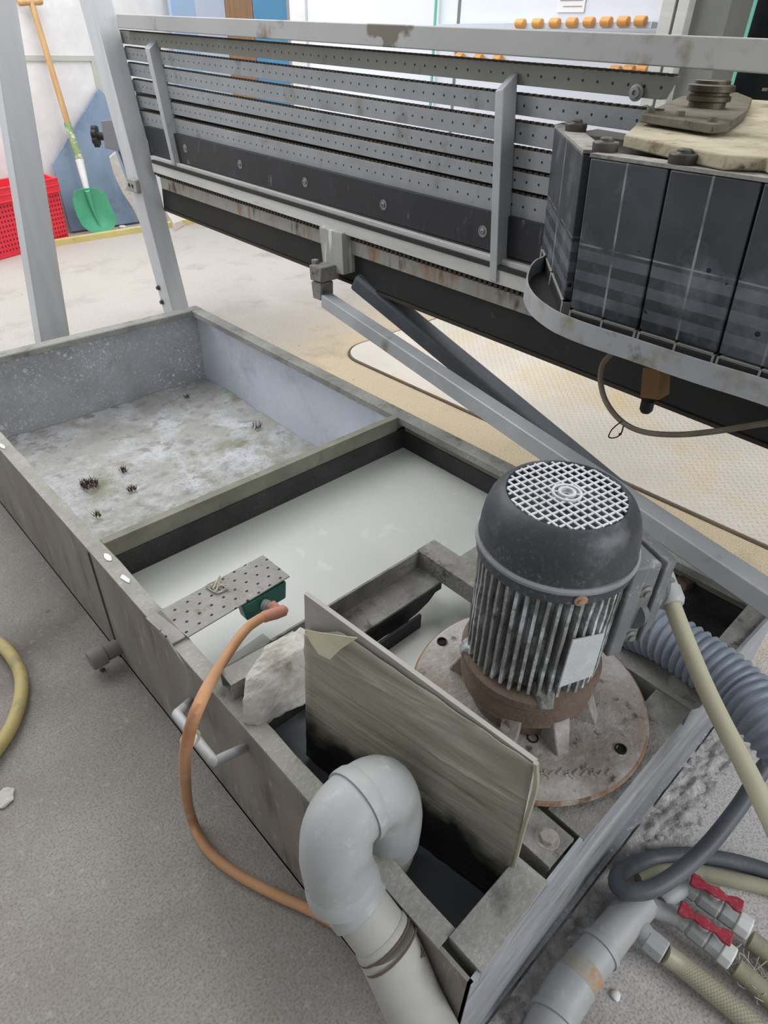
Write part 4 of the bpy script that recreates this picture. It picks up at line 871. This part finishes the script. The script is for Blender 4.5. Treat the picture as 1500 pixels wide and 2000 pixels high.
# ------- pad chain round the drum
XP = 1.20
def pxyz(p, x=XP): return P(p[0], p[1], x=x)
p0, p0b = pxyz((1152, 304)), pxyz((1113, 593)); p1, p1b = pxyz((1302, 330)), pxyz((1240, 647)); p2, p2b = pxyz((1489, 361)), pxyz((1400, 693))
wpad = ((p0.y-p1.y)+(p1.y-p2.y))/2; ztop = (p0.z+p1.z+p2.z)/3; zbot = (p0b.z+p1b.z+p2b.z)/3
lean = (p0b.y-p0.y+p1b.y-p1.y+p2b.y-p2.y)/3
def pad(a0, a1, nrm_, th=.018, lean_=0):
    """pad between two plan points, hanging from ztop to zbot"""
    a0 = Vector((a0[0], a0[1], 0)); a1 = Vector((a1[0], a1[1], 0)); n3 = Vector((nrm_[0], nrm_[1], 0)).normalized(); dr = (a1-a0)
    g_ = dr.normalized()*.002
    f0, f1 = a0+g_, a1-g_
    T = [f0+Vector((0, 0, ztop)), f1+Vector((0, 0, ztop)), f1-n3*th+Vector((0, 0, ztop)), f0-n3*th+Vector((0, 0, ztop))]
    ln = Vector((0, lean_, 0)); Bt = [Vector((t_.x, t_.y, zbot))+ln for t_ in T]
    def uvq(c_):
        zz_ = (c_.z-zbot)/(ztop-zbot); base = a0+ln*(1-zz_); return ((Vector((c_.x, c_.y, 0))-base).dot(dr.normalized())/dr.length, zz_)
    b = B(); b.hexa(Bt, T); o = b.obj('drum_pad', padm, mc, .003, uv=uvq)
    T2 = [Vector((t_.x, t_.y, ztop+.001)) for t_ in T]
    b = B(); b.ext([T2[0]-g_, T2[1]+g_, T2[2]+g_-n3*.03, T2[3]-g_-n3*.03], (0, 0, .006)); b.obj('pad_cap', mat('scaled_pad_cap', G(128, 124, 116), G(158, 154, 148), 30, .9, 0, .8, spots=[(G(70, 62, 50), 20, .55, .7)]), o)
    T3 = [t_-Vector((0, 0, .003))+ln*0 for t_ in Bt]
    b = B()
    for k in range(2):
        s0_, s1_ = k/2+.01, (k+1)/2-.01
        A_ = T3[0].lerp(T3[1], s0_)+Vector((0, 0, -.006)); C_ = T3[0].lerp(T3[1], s1_)+Vector((0, 0, -.006))
        b.hexa([A_+Vector((0, 0, -.030)), C_+Vector((0, 0, -.030)), C_-n3*th+Vector((0, 0, -.030)), A_-n3*th+Vector((0, 0, -.030))], [A_, C_, C_-n3*th, A_-n3*th])
    b.obj('skirt_block', blackm, o, .002)
    b = B(); b.hexa([T3[0]+Vector((0, 0, -.005)), T3[1]+Vector((0, 0, -.005)), T3[1]-n3*(th*.9)+Vector((0, 0, -.005)), T3[0]-n3*(th*.9)+Vector((0, 0, -.005))], [T3[0]+n3*.0015, T3[1]+n3*.0015, T3[1]-n3*th, T3[0]-n3*th])
    for s0_ in (0, .49, .97):
        A_ = T3[0].lerp(T3[1], s0_)+n3*.001; C_ = T3[0].lerp(T3[1], s0_+.028)+n3*.001; b.hexa([A_+Vector((0, 0, -.03)), C_+Vector((0, 0, -.03)), C_-n3*th+Vector((0, 0, -.03)), A_-n3*th+Vector((0, 0, -.03))], [A_, C_, C_-n3*th, A_-n3*th])
    b.obj('lime_line', mat('lime_deposit', G(150, 148, 142), G(166, 164, 158), 30, .9), o)
    return o
ys = p0.y
for k in range(5): pad((XP, ys-wpad*k), (XP, ys-wpad*(k+1)), (-1, 0), lean_=lean)
# two pads turning round the far end
c1 = Vector((XP+.030, ys+.034)); 
c0_ = P(1083, 250, z=ztop); print('corner', c0_, 'top', ztop, zbot, wpad)
pad((c0_.x, c0_.y), (c1.x, c1.y), (-(c0_.y-c1.y), (c0_.x-c1.x)), lean_=lean)
pad((c0_.x+.16, c0_.y+.05), (c0_.x+.004, c0_.y+.004), (-.3, 1), lean_=lean)
b = B(); b.box(XP+.035, XM+.03, -.25, ys-.01, zbot-.03, ztop-.025); b.ext([(XP+.03, ys-.02, zbot), (c1.x+.02, c1.y-.01, zbot), (c0_.x+.03, c0_.y-.03, zbot), (XM+.03, ys-.02, zbot)], (0, 0, ztop-zbot-.025)); b.obj('drum_core', blackm, mc)
# drum top deck
b = B(); b.ext([(XP+.02, ys+.0, ztop-.02), (c0_.x+.02, c0_.y-.02, ztop-.02), (c0_.x+.2, c0_.y+.0, ztop-.02), (XM+.09, ys-.1, ztop-.02), (XM+.09, -.25, ztop-.02), (XP+.02, -.25, ztop-.02)], (0, 0, .008)); b.obj('drum_deck', mat('oily_black_deck', G(38, 36, 32), G(60, 57, 50), 12, .7, 0, .5, spots=[(G(84, 80, 70), 12, .56, .7)]), mc)
for (px, py) in ((1126, 243), (1180, 209), (1184, 280), (1336, 303)):
    c0 = P(px, py, z=ztop+.020); b = B(); c0.z = ztop+.004
    b.lathe([(.0225, 0), (.0235, .002), (.0245, .017), (.023, .019), (.014, .019), (.0125, .021), (.0125, .024), (.010, .026), (0, .026)], c0, seg=36); b.obj('chain_roller', steel, mc, angle=30)
# cream base plate, bearing plate, hub
zs = ztop+.030
def Z_(px, py, z): return P(px, py, z=z)
pl = [Z_(1221, 262, zs), Z_(1246, 240, zs), Z_(1400, 190, zs), Z_(1560, 200, zs), Z_(1560, 330, zs), Z_(1500, 306, zs), Z_(1420, 303, zs), Z_(1340, 288, zs), Z_(1280, 275, zs)]
b = B(); b.ext(pl, (0, 0, -.022)); b.obj('mount_plate', cream, mc, .003)
zp = zs+.022
pl = [Z_(1254, 222, zp), Z_(1330, 188, zp), Z_(1440, 180, zp), Z_(1470, 192, zp), Z_(1460, 215, zp), Z_(1425, 240, zp), Z_(1395, 243, zp)]
b = B(); b.ext(pl, (0, 0, -.016)); b.obj('bearing_plate', ironh, mc, .002)
hc = Z_(1379, 210, zp); b = B()
b.lathe([(.042, 0), (.042, .012), (.050, .014), (.050, .023), (.044, .026), (.044, .031), (.053, .033), (.053, .045), (.048, .047), (.040, .048), (.040, .054), (.037, .056), (0, .056)], hc, seg=40); b.obj('hub_nut', mat('oily_brown_hub', G(60, 52, 42), G(88, 78, 62), 20, .4, .3, .3), mc, angle=30)
for (px, py) in ((1270, 220), (1328, 227), (1391, 238), (1493, 178)):
    b = B(); b.hexnut(Z_(px, py, zp), .009, .009); b.obj('bolt', ironh, mc)
b = B(); s0_, s1_ = Z_(1205, 222, zs-.01), Z_(1262, 212, zs-.005); L_ = (s1_-s0_).length; dd = (s1_-s0_).normalized(); uu = dd.cross(Vector((0, 0, 1))).normalized(); vv = dd.cross(uu)
b.tube([s0_+dd*L_*k/160+(uu*math.cos(2*PI*k/10)+vv*math.sin(2*PI*k/10))*.009 for k in range(161)], .0016, 6); b.tube([s0_-dd*.03, s1_+dd*.03], .006, 10); b.obj('tension_spring', chrome, mc)
lb = P(1243, 181, x=XM+.04); b = B(); b.lathe([(.017, 0), (.017, .003), (.011, .004), (.011, .010), (.005, .0105), (.005, .006)], lb, (-1, 0, 0), 24); b.obj('rail_bolt', chrome, mc)
# curved strip band under the pads
zba = (P(1233, 660, x=1.14).z); zbb = zba-.036
ptsb = [(1080, 470), (1062, 498), (1046, 507), (1033, 523), (1028, 550), (1043, 577), (1077, 603), (1113, 620), (1160, 637), (1233, 660), (1366, 703), (1500, 743), (1700, 812)]
pb = [P(px, py, z=zba) for px, py in ptsb]
pb = spline(pb, 5); b = B(); inn = []
for i, p in enumerate(pb):
    t_ = (pb[min(i+1, len(pb)-1)]-pb[max(0, i-1)]).normalized(); inn.append(p+Vector((-t_.y, t_.x, 0))*.004)
for i in range(len(pb)-1):
    a_, c_, d_, e_ = pb[i], pb[i+1], inn[i+1], inn[i]; dz = Vector((0, 0, -.042))
    va = [b.bm.verts.new(v_) for v_ in (a_, c_, d_, e_, a_+dz, c_+dz, d_+dz, e_+dz)]
    for f4 in ((0, 1, 2, 3), (4, 7, 6, 5), (0, 4, 5, 1), (3, 2, 6, 7)): b.face([va[k] for k in f4])
bmesh.ops.remove_doubles(b.bm, verts=b.bm.verts[:], dist=1e-5)
b.obj('drip_band', mat('stained_grey_band', G(150, 152, 154), G(164, 166, 168), 6, .5, .1, .15, spots=[(G(98, 90, 80), 9, .54, .66), (G(132, 126, 104), 14, .54, .70)]), mc)
b = B(); lo = [p.copy() for p in inn[::4]]; lo = [Vector((p.x+.0, p.y, zba-.040)) for p in lo]+[Vector((XM+.06, lo[-1].y, zba-.04)), Vector((XM+.06, lo[0].y, zba-.04))]
b.ext(lo, (0, 0, .004)); b.obj('drip_tray', blackm, mc)
# rusty bracket with plug and hanging cable
r4 = [P(px, py, x=1.36) for px, py in ((1255, 718), (1290, 722), (1287, 782), (1250, 777))]; b = B(); b.ext(r4, (.05, 0, 0)); rb_ = b.obj('switch_bracket', mat('orange_rust_bracket', G(116, 88, 52), G(134, 104, 66), 14, .8, 0, .3, spots=[(G(84, 56, 34), 16, .6, .75)]), mc, .002)
c0 = P(1266, 782, x=1.375); b = B(); b.lathe([(.015, 0), (.015, -.022), (.010, -.03), (0, -.032)], c0, (0, .05, 1), 14); b.obj('switch_plug', blackm, mc)
b = B(); pth = [P(1195, 690, x=1.33), P(1177, 712, x=1.32), P(1173, 745, x=1.31), P(1184, 785, x=1.30), P(1213, 822, x=1.29), P(1255, 843, x=1.28), P(1320, 849, x=1.27), P(1400, 842, x=1.27), P(1500, 826, x=1.27), P(1640, 812, x=1.27)]
b.tube(spline(pth, 8), .0062, 10); b.obj('hanging_cable', mat('dirty_cable', G(104, 94, 80), G(126, 116, 102), 20, .7), mc)
b = B(); pth = [P(1215, 822, x=1.285), P(1196, 838, x=1.28), P(1189, 853, x=1.28), P(1200, 855, x=1.28), P(1212, 848, x=1.28), P(1218, 832, x=1.28)]
b.tube(spline(pth, 6), .0016, 6); b.lathe([(0, -.004), (.004, 0), (0, .004)], P(1211, 848, x=1.28), seg=10); b.obj('wire_tie', blackm, mc)

# ================================================================== LEFT POST
pt = B()
m0, m1 = P(-36, -100, y=3.2), P(40, 470, y=3.2); 
lft0, lft1 = P(-24, 0, y=3.2), P(72+8, 665, y=3.2); rt0, rt1 = P(32, 0, y=3.2), P(136, 650, y=3.2)
def toz(p, q, z): t_ = (z-p.z)/(q.z-p.z); return p.lerp(q, t_)
A = [toz(lft0, lft1, 0), toz(rt0, rt1, 0)]; Bq = [toz(lft0, lft1, 1.75), toz(rt0, rt1, 1.75)]
yy = Vector((0, .09, 0)); pt.hexa([A[0], A[1], A[1]+yy, A[0]+yy], [Bq[0], Bq[1], Bq[1]+yy, Bq[0]+yy])
tag(pt.obj('steel_post', postm, None, .004), 'wide flat grey steel post at the left edge just behind the tank', 'post')

# ================================================================== BACKGROUND
cr = thing('red_crate', 'tall bright red perforated plastic crate behind the left post', 'crate', (1.6, 5.0, 0))
bl_, br2 = P(-70, 528, z=.0), P(136, 470, z=.0); ex = (br2-bl_); hz = P(120, 345, y=br2.y).z; exn = ex.normalized(); bk_ = Vector((0, .30, 0))
def cuv(c_): return ((c_-bl_).dot(exn)/.026, c_.z/.030)
flr = Vector((0, 0, hz*.80)); out_ = exn*.012
b = B(); b.hexa([bl_, br2, br2+bk_, bl_+bk_], [bl_-out_+flr, br2+out_+flr, br2+out_+bk_+flr, bl_-out_+bk_+flr]); b.obj('crate_body', redp, cr, .004, uv=cuv)
tb1 = bl_-out_+flr; tb2 = br2+out_+flr; hgt = Vector((0, 0, hz*.19)); fr = Vector((0, -.015, 0))
b = B()
A_ = [tb1+fr-exn*.01, tb2+fr+exn*.01, tb2+exn*.01+bk_, tb1-exn*.01+bk_]; I_ = [tb1+Vector((0, .01, 0))+exn*.015, tb2+Vector((0, .01, 0))-exn*.015, tb2-exn*.015+bk_-Vector((0, .02, 0)), tb1+exn*.015+bk_-Vector((0, .02, 0))]
V = [[b.bm.verts.new(p) for p in l] for l in (A_, [p+hgt for p in A_], [p+hgt for p in I_], I_)]
for a in range(4):
    for i in range(4): b.face([V[a][i], V[a][(i+1) % 4], V[(a+1) % 4][(i+1) % 4], V[(a+1) % 4][i]])
for hh_ in (.0, .5, 1.0):
    b.bar(A_[0]+hgt*hh_-Vector((0, .004, 0)), A_[1]+hgt*hh_-Vector((0, .004, 0)), .012, .010)
b.obj('crate_rim', mat('red_rim_plastic', G(226, 50, 66), G(236, 62, 76), 5, .45), cr, .003)
hp = P(8, 382, y=br2.y-.02); b = B(); b.box(hp.x-.03, hp.x+.03, hp.y-.004, hp.y+.02, hp.z-.025, hp.z+.025); b.obj('hand_slot', mat('dark_red_slot', G(92, 16, 26), G(100, 20, 30), 5), cr)
# shovel leaning on the wall
sh = thing('shovel', 'green plastic shovel with wooden T-handle leaning against the back wall', 'shovel', (2.1, 5.4, 0))
tipz = P(188, 455, z=.02); top = P(58, -6, y=YW-.06); sock = P(168, 345, y=5.50); mid = P(133, 243, y=5.60)
b = B(); b.tube([P(134, 246, y=5.60), top], [.021, .019], 14); b.obj('shaft', wood, sh)
b = B(); ha = P(34, 4, y=YW-.06); hb = P(82, 2, y=YW-.06); b.tube([ha, ha.lerp(hb, .1), ha.lerp(hb, .5), ha.lerp(hb, .9), hb], [.018, .024, .021, .024, .018], 14); b.obj('grip', wood, sh)
b = B(); b.tube([P(131, 240, y=5.60), P(158, 318, y=5.53)], [.024, .027], 14); b.obj('green_sleeve', mat('worn_green_paint', G(110, 150, 104), G(150, 158, 112), 18, .6, 0, .1, spots=[(G(214, 208, 190), 14, .52, .62)]), sh)
b = B(); b.tube([P(155, 312, y=5.53), P(172, 380, y=5.46)], [.030, .020], 14); b.obj('socket', whitep, sh)
outl = [(146, 372), (165, 368), (190, 368), (205, 376), (216, 400), (229, 430), (222, 446), (207, 454), (190, 456), (172, 450), (160, 440), (150, 420), (141, 392)]
base = P(188, 455, z=.01); tp_ = P(172, 370, y=5.44); dirn = (tp_-base)
def onpl(px, py):
    # plane through base & tp_ containing world x direction
    nn = Vector((1, 0, 0)).cross(dirn).normalized(); d_ = ray(px, py); o_ = Vector((0, 0, H)); t_ = (base-o_).dot(nn)/d_.dot(nn); return o_+d_*t_
nn = Vector((1, 0, 0)).cross(dirn).normalized(); nn = nn if nn.y < 0 else -nn
cen = onpl(183, 412); b = B(); rings = []
for s_ in (1, .8, .55, .3, .05):
    rings.append([cen.lerp(onpl(px, py), s_)-nn*.045*(1-s_*s_) for px, py in outl])
vf = [[b.bm.verts.new(p) for p in r_] for r_ in rings]; vb = [[b.bm.verts.new(p-nn*.005) for p in r_] for r_ in rings]
k_ = len(outl)
for j in range(len(rings)-1):
    for i in range(k_):
        b.face([vf[j][i], vf[j][(i+1) % k_], vf[j+1][(i+1) % k_], vf[j+1][i]]); b.face([vb[j][i], vb[j+1][i], vb[j+1][(i+1) % k_], vb[j][(i+1) % k_]])
for i in range(k_): b.face([vf[0][i], vb[0][i], vb[0][(i+1) % k_], vf[0][(i+1) % k_]])
b.face(vf[-1]); b.face(vb[-1][::-1])
b.tube([onpl(170, 372)+nn*.0, onpl(184, 410)-nn*.030, onpl(196, 440)-nn*.012], [.020, .012, .006], 10)
b.obj('blade', shov, sh, angle=60)
# leaning slate blue panel, rubble, board by the machine end
b = B(); q = [P(135, 437, y=5.60), P(282, 395, y=5.60), P(262, 240, y=5.70), P(192, 172, y=5.70), P(103, 320, y=5.66)]
q[0].z = .015; q[1].z = .015
b.ext(q, (0, .02, 0)); tag(b.obj('slate_panel', bluepan, None, .002), 'cut slate blue panel leaning on the back wall behind the shovel', 'panel')
def slab(pts, yv, m, label, nm='stone_offcut', th=.03):
    b = B(); b.ext([P(px, py, y=yv) for px, py in pts], (.01, th, .005)); tag(b.obj(nm, m, None, .003), label, 'stone offcut')
slab([(214, 308), (226, 298), (246, 350), (270, 400), (292, 446), (278, 446), (258, 404), (240, 378), (222, 340)], 5.45, stonem, 'tall broken pale offcut standing behind the machine end post')
c_ = [P(322, 428, z=.0), P(342, 452, z=.0), P(378, 430, z=.0), P(344, 414, z=.09)]
b = B(); b.hexa([c_[0], c_[1], c_[2], c_[0]+Vector((.1, .2, 0))], [c_[0]+Vector((0, 0, .10)), c_[1]+Vector((.01, .02, .06)), c_[2]+Vector((0, .02, .02)), c_[0]+Vector((.1, .2, .09))])
tag(b.obj('stone_offcut', mat('pinkish_pale_stone', G(206, 194, 184), G(220, 210, 200), 12, .9, 0, .4), None, .004), 'chunky pinkish pale offcut on the floor under the machine end', 'stone offcut')
chip(134, 440, .03, whitep, 'white chip beside the red crate on the far floor')
chip(147, 452, .022, whitep, 'small white chip between crate and shovel blade')
chip(240, 447, .03, whitep, 'pale crumb right of the shovel blade')
# white lit panel and coloured sheets behind the machine, upright at the back
XB = 3.4
def sheet(px0, px1, m, nm, label, cat, yv=5.6, z0=0.0, z1=2.3, th=.04, st=False):
    a_ = P(px0, 20, y=yv).x; c_ = P(px1, 20, y=yv).x; b = B(); b.box(a_, c_, yv, yv+th, z0, z1); o = b.obj(nm, m, None, .003)
    return struct(o) if st else tag(o, label, cat)
sheet(334, 382, mat('pale_blue_sheet', G(150, 176, 204), G(162, 186, 212), 3, .4), 'blue_sheet', 'pale blue upright sheet behind the top rail, leftmost of the coloured sheets', 'panel')
sheet(382, 440, mat('grey_blue_sheet', G(182, 192, 208), G(192, 201, 216), 3, .4), 'grey_sheet', 'pale grey upright sheet between pale blue sheet and plywood', 'panel')
sheet(441, 494, mat('plywood', G(150, 116, 88), G(170, 136, 106), 5, .7, 0, .1, streak=(10, 1, .8)), 'plywood_board', 'upright brown plywood board behind the top rail', 'board')
sheet(495, 560, bluedoor, 'blue_sheet', 'strong sky blue upright sheet right of the plywood board', 'panel')
# white cabinet machine further back with rollers
c0 = P(575, 30, y=5.2); cabn = thing('white_cabinet', 'long white machine cabinet with amber rollers behind the grey rail', 'cabinet', (3.6, 4, 0))
XC = 3.2
def cp(px, py): return P(px, py, x=XC)
ya, ybb = cp(572, 60).y, cp(1290, 60).y
b = B(); b.box(XC, XC+.5, ybb, ya, 0, 2.6); b.obj('cabinet_body', palewall, cabn, .004)
b = B(); yy_ = cp(600, 20).y; b.box(XC-.02, XC, yy_, ya, 0, 2.6); b.obj('cabinet_frame', whitep, cabn, .003)
for px in (1012/2.5+450+42, ):
    y_ = cp(897, 20).y; b = B(); b.box(XC-.004, XC, y_-.008, y_+.008, 0, 2.6); b.obj('door_seam', greyp, cabn)
y_ = cp(857, 20).y; b = B(); b.box(XC-.03, XC-.02, y_-.006, y_+.006, .9, 2.6); b.obj('glass_edge', teal, cabn)
n0, n1 = cp(1092, 0), cp(1141, 24); b = B(); b.box(XC-.006, XC-.001, n1.y, n0.y, n1.z, n0.z+.22); nt_ = b.obj('notice_sheet', paper, cabn)
b = B()
for k in range(7): 
    zz = n1.z+.02+k*.022; b.box(XC-.0075, XC-.006, n1.y+.012, n0.y-.012-(.02 if k % 3 == 0 else 0), zz, zz+.003)
b.obj('notice_lines', ink, nt_)
b = B(); ra, rb3 = cp(870, 53), cp(1290, 50); b.bar(ra+Vector((-.05, 0, 0)), rb3+Vector((-.05, 0, 0)), .05, .022); b.obj('roller_rail', mat('pale_rail', G(196, 204, 214), G(206, 212, 222), 5), cabn)
proto = None
def rollers(pa, pb_, n_, grp, dx=-.08):
    global proto
    for k in range(n_):
        q_ = P(pa[0]+(pb_[0]-pa[0])*k/(n_-1), pa[1]+(pb_[1]-pa[1])*k/(n_-1), x=XC+dx)
        if proto is None:
            b = B(); b.lathe([(.016, 0), (.019, .004), (.019, .046), (.016, .05)], q_, (0, 1, 0), 18); proto = b.obj('conveyor_roller', orangep, None); o = proto; proto['c'] = 0
            ORG['roller0'] = q_.copy(); ORG['rl'] = proto.location.copy()
        else:
            o = proto.copy(); COL.objects.link(o); o.location = ORG['rl']+(q_-ORG['roller0'])
        wd = ('leftmost of its row', 'second from the left', 'third from the left', 'fourth from the left', 'fifth from the left', 'sixth from the left', 'seventh from the left')
        tag(o, 'amber roller %s, %s' % (grp[0], wd[k] if k < n_-1 else 'rightmost of its row'), 'roller', grp[1])
rollers((1025, 46), (1262, 41), 8, ('just above the grey top rail', 'amber rollers above the rail'))
rollers((905, 112), (980, 116), 3, ('glimpsed just below the middle of the top rail', 'amber rollers below the rail, middle'), -.02)
rollers((1212, 138), (1266, 136), 3, ('glimpsed under the top rail left of the hub', 'amber rollers below the rail, right'), -.02)
del proto['c']
# aluminium frame, grey column and dark bay at right
XD = 2.9
def col(px0, px1, m, nm, label, cat, xx=XD, w=.06, z1=2.6):
    a_, c_ = P(px0, 30, x=xx).y, P(px1, 30, x=xx).y; b = B(); b.box(xx, xx+w, min(a_, c_), max(a_, c_), 0, z1); return tag(b.obj(nm, m, None, .002), label, cat)
col(1288, 1313, alu, 'aluminium_upright', 'pale aluminium upright, left one of the pair right of the white cabinet', 'upright')
col(1319, 1340, alu, 'aluminium_upright', 'pale aluminium upright, right one of the pair beside the grey column', 'upright')
col(1341, 1422, greyp, 'grey_column', 'square grey painted column behind the right end of the top rail', 'column', XD+.05, .2)
b = B(); a_ = P(1415, 30, x=3.3).y; b.box(3.3, 3.35, -2.5, a_, 0, 2.8); tag(b.obj('dark_screen', mat('black_glass_screen', G(26, 28, 29), G(34, 36, 38), 3, .3)), 'black screen filling the bay at the top right corner', 'screen')
b = B(); y_ = P(1467, 20, x=2.7).y; b.box(2.70, 2.706, y_-.010, y_, 0.3, 2.6); gp = b.obj('glass_pane_edge', teal)
gp.scale = (1, 1, 1)
me = gp.data
tag(gp, 'upright glass pane with bright teal edge in front of the black screen', 'glass')
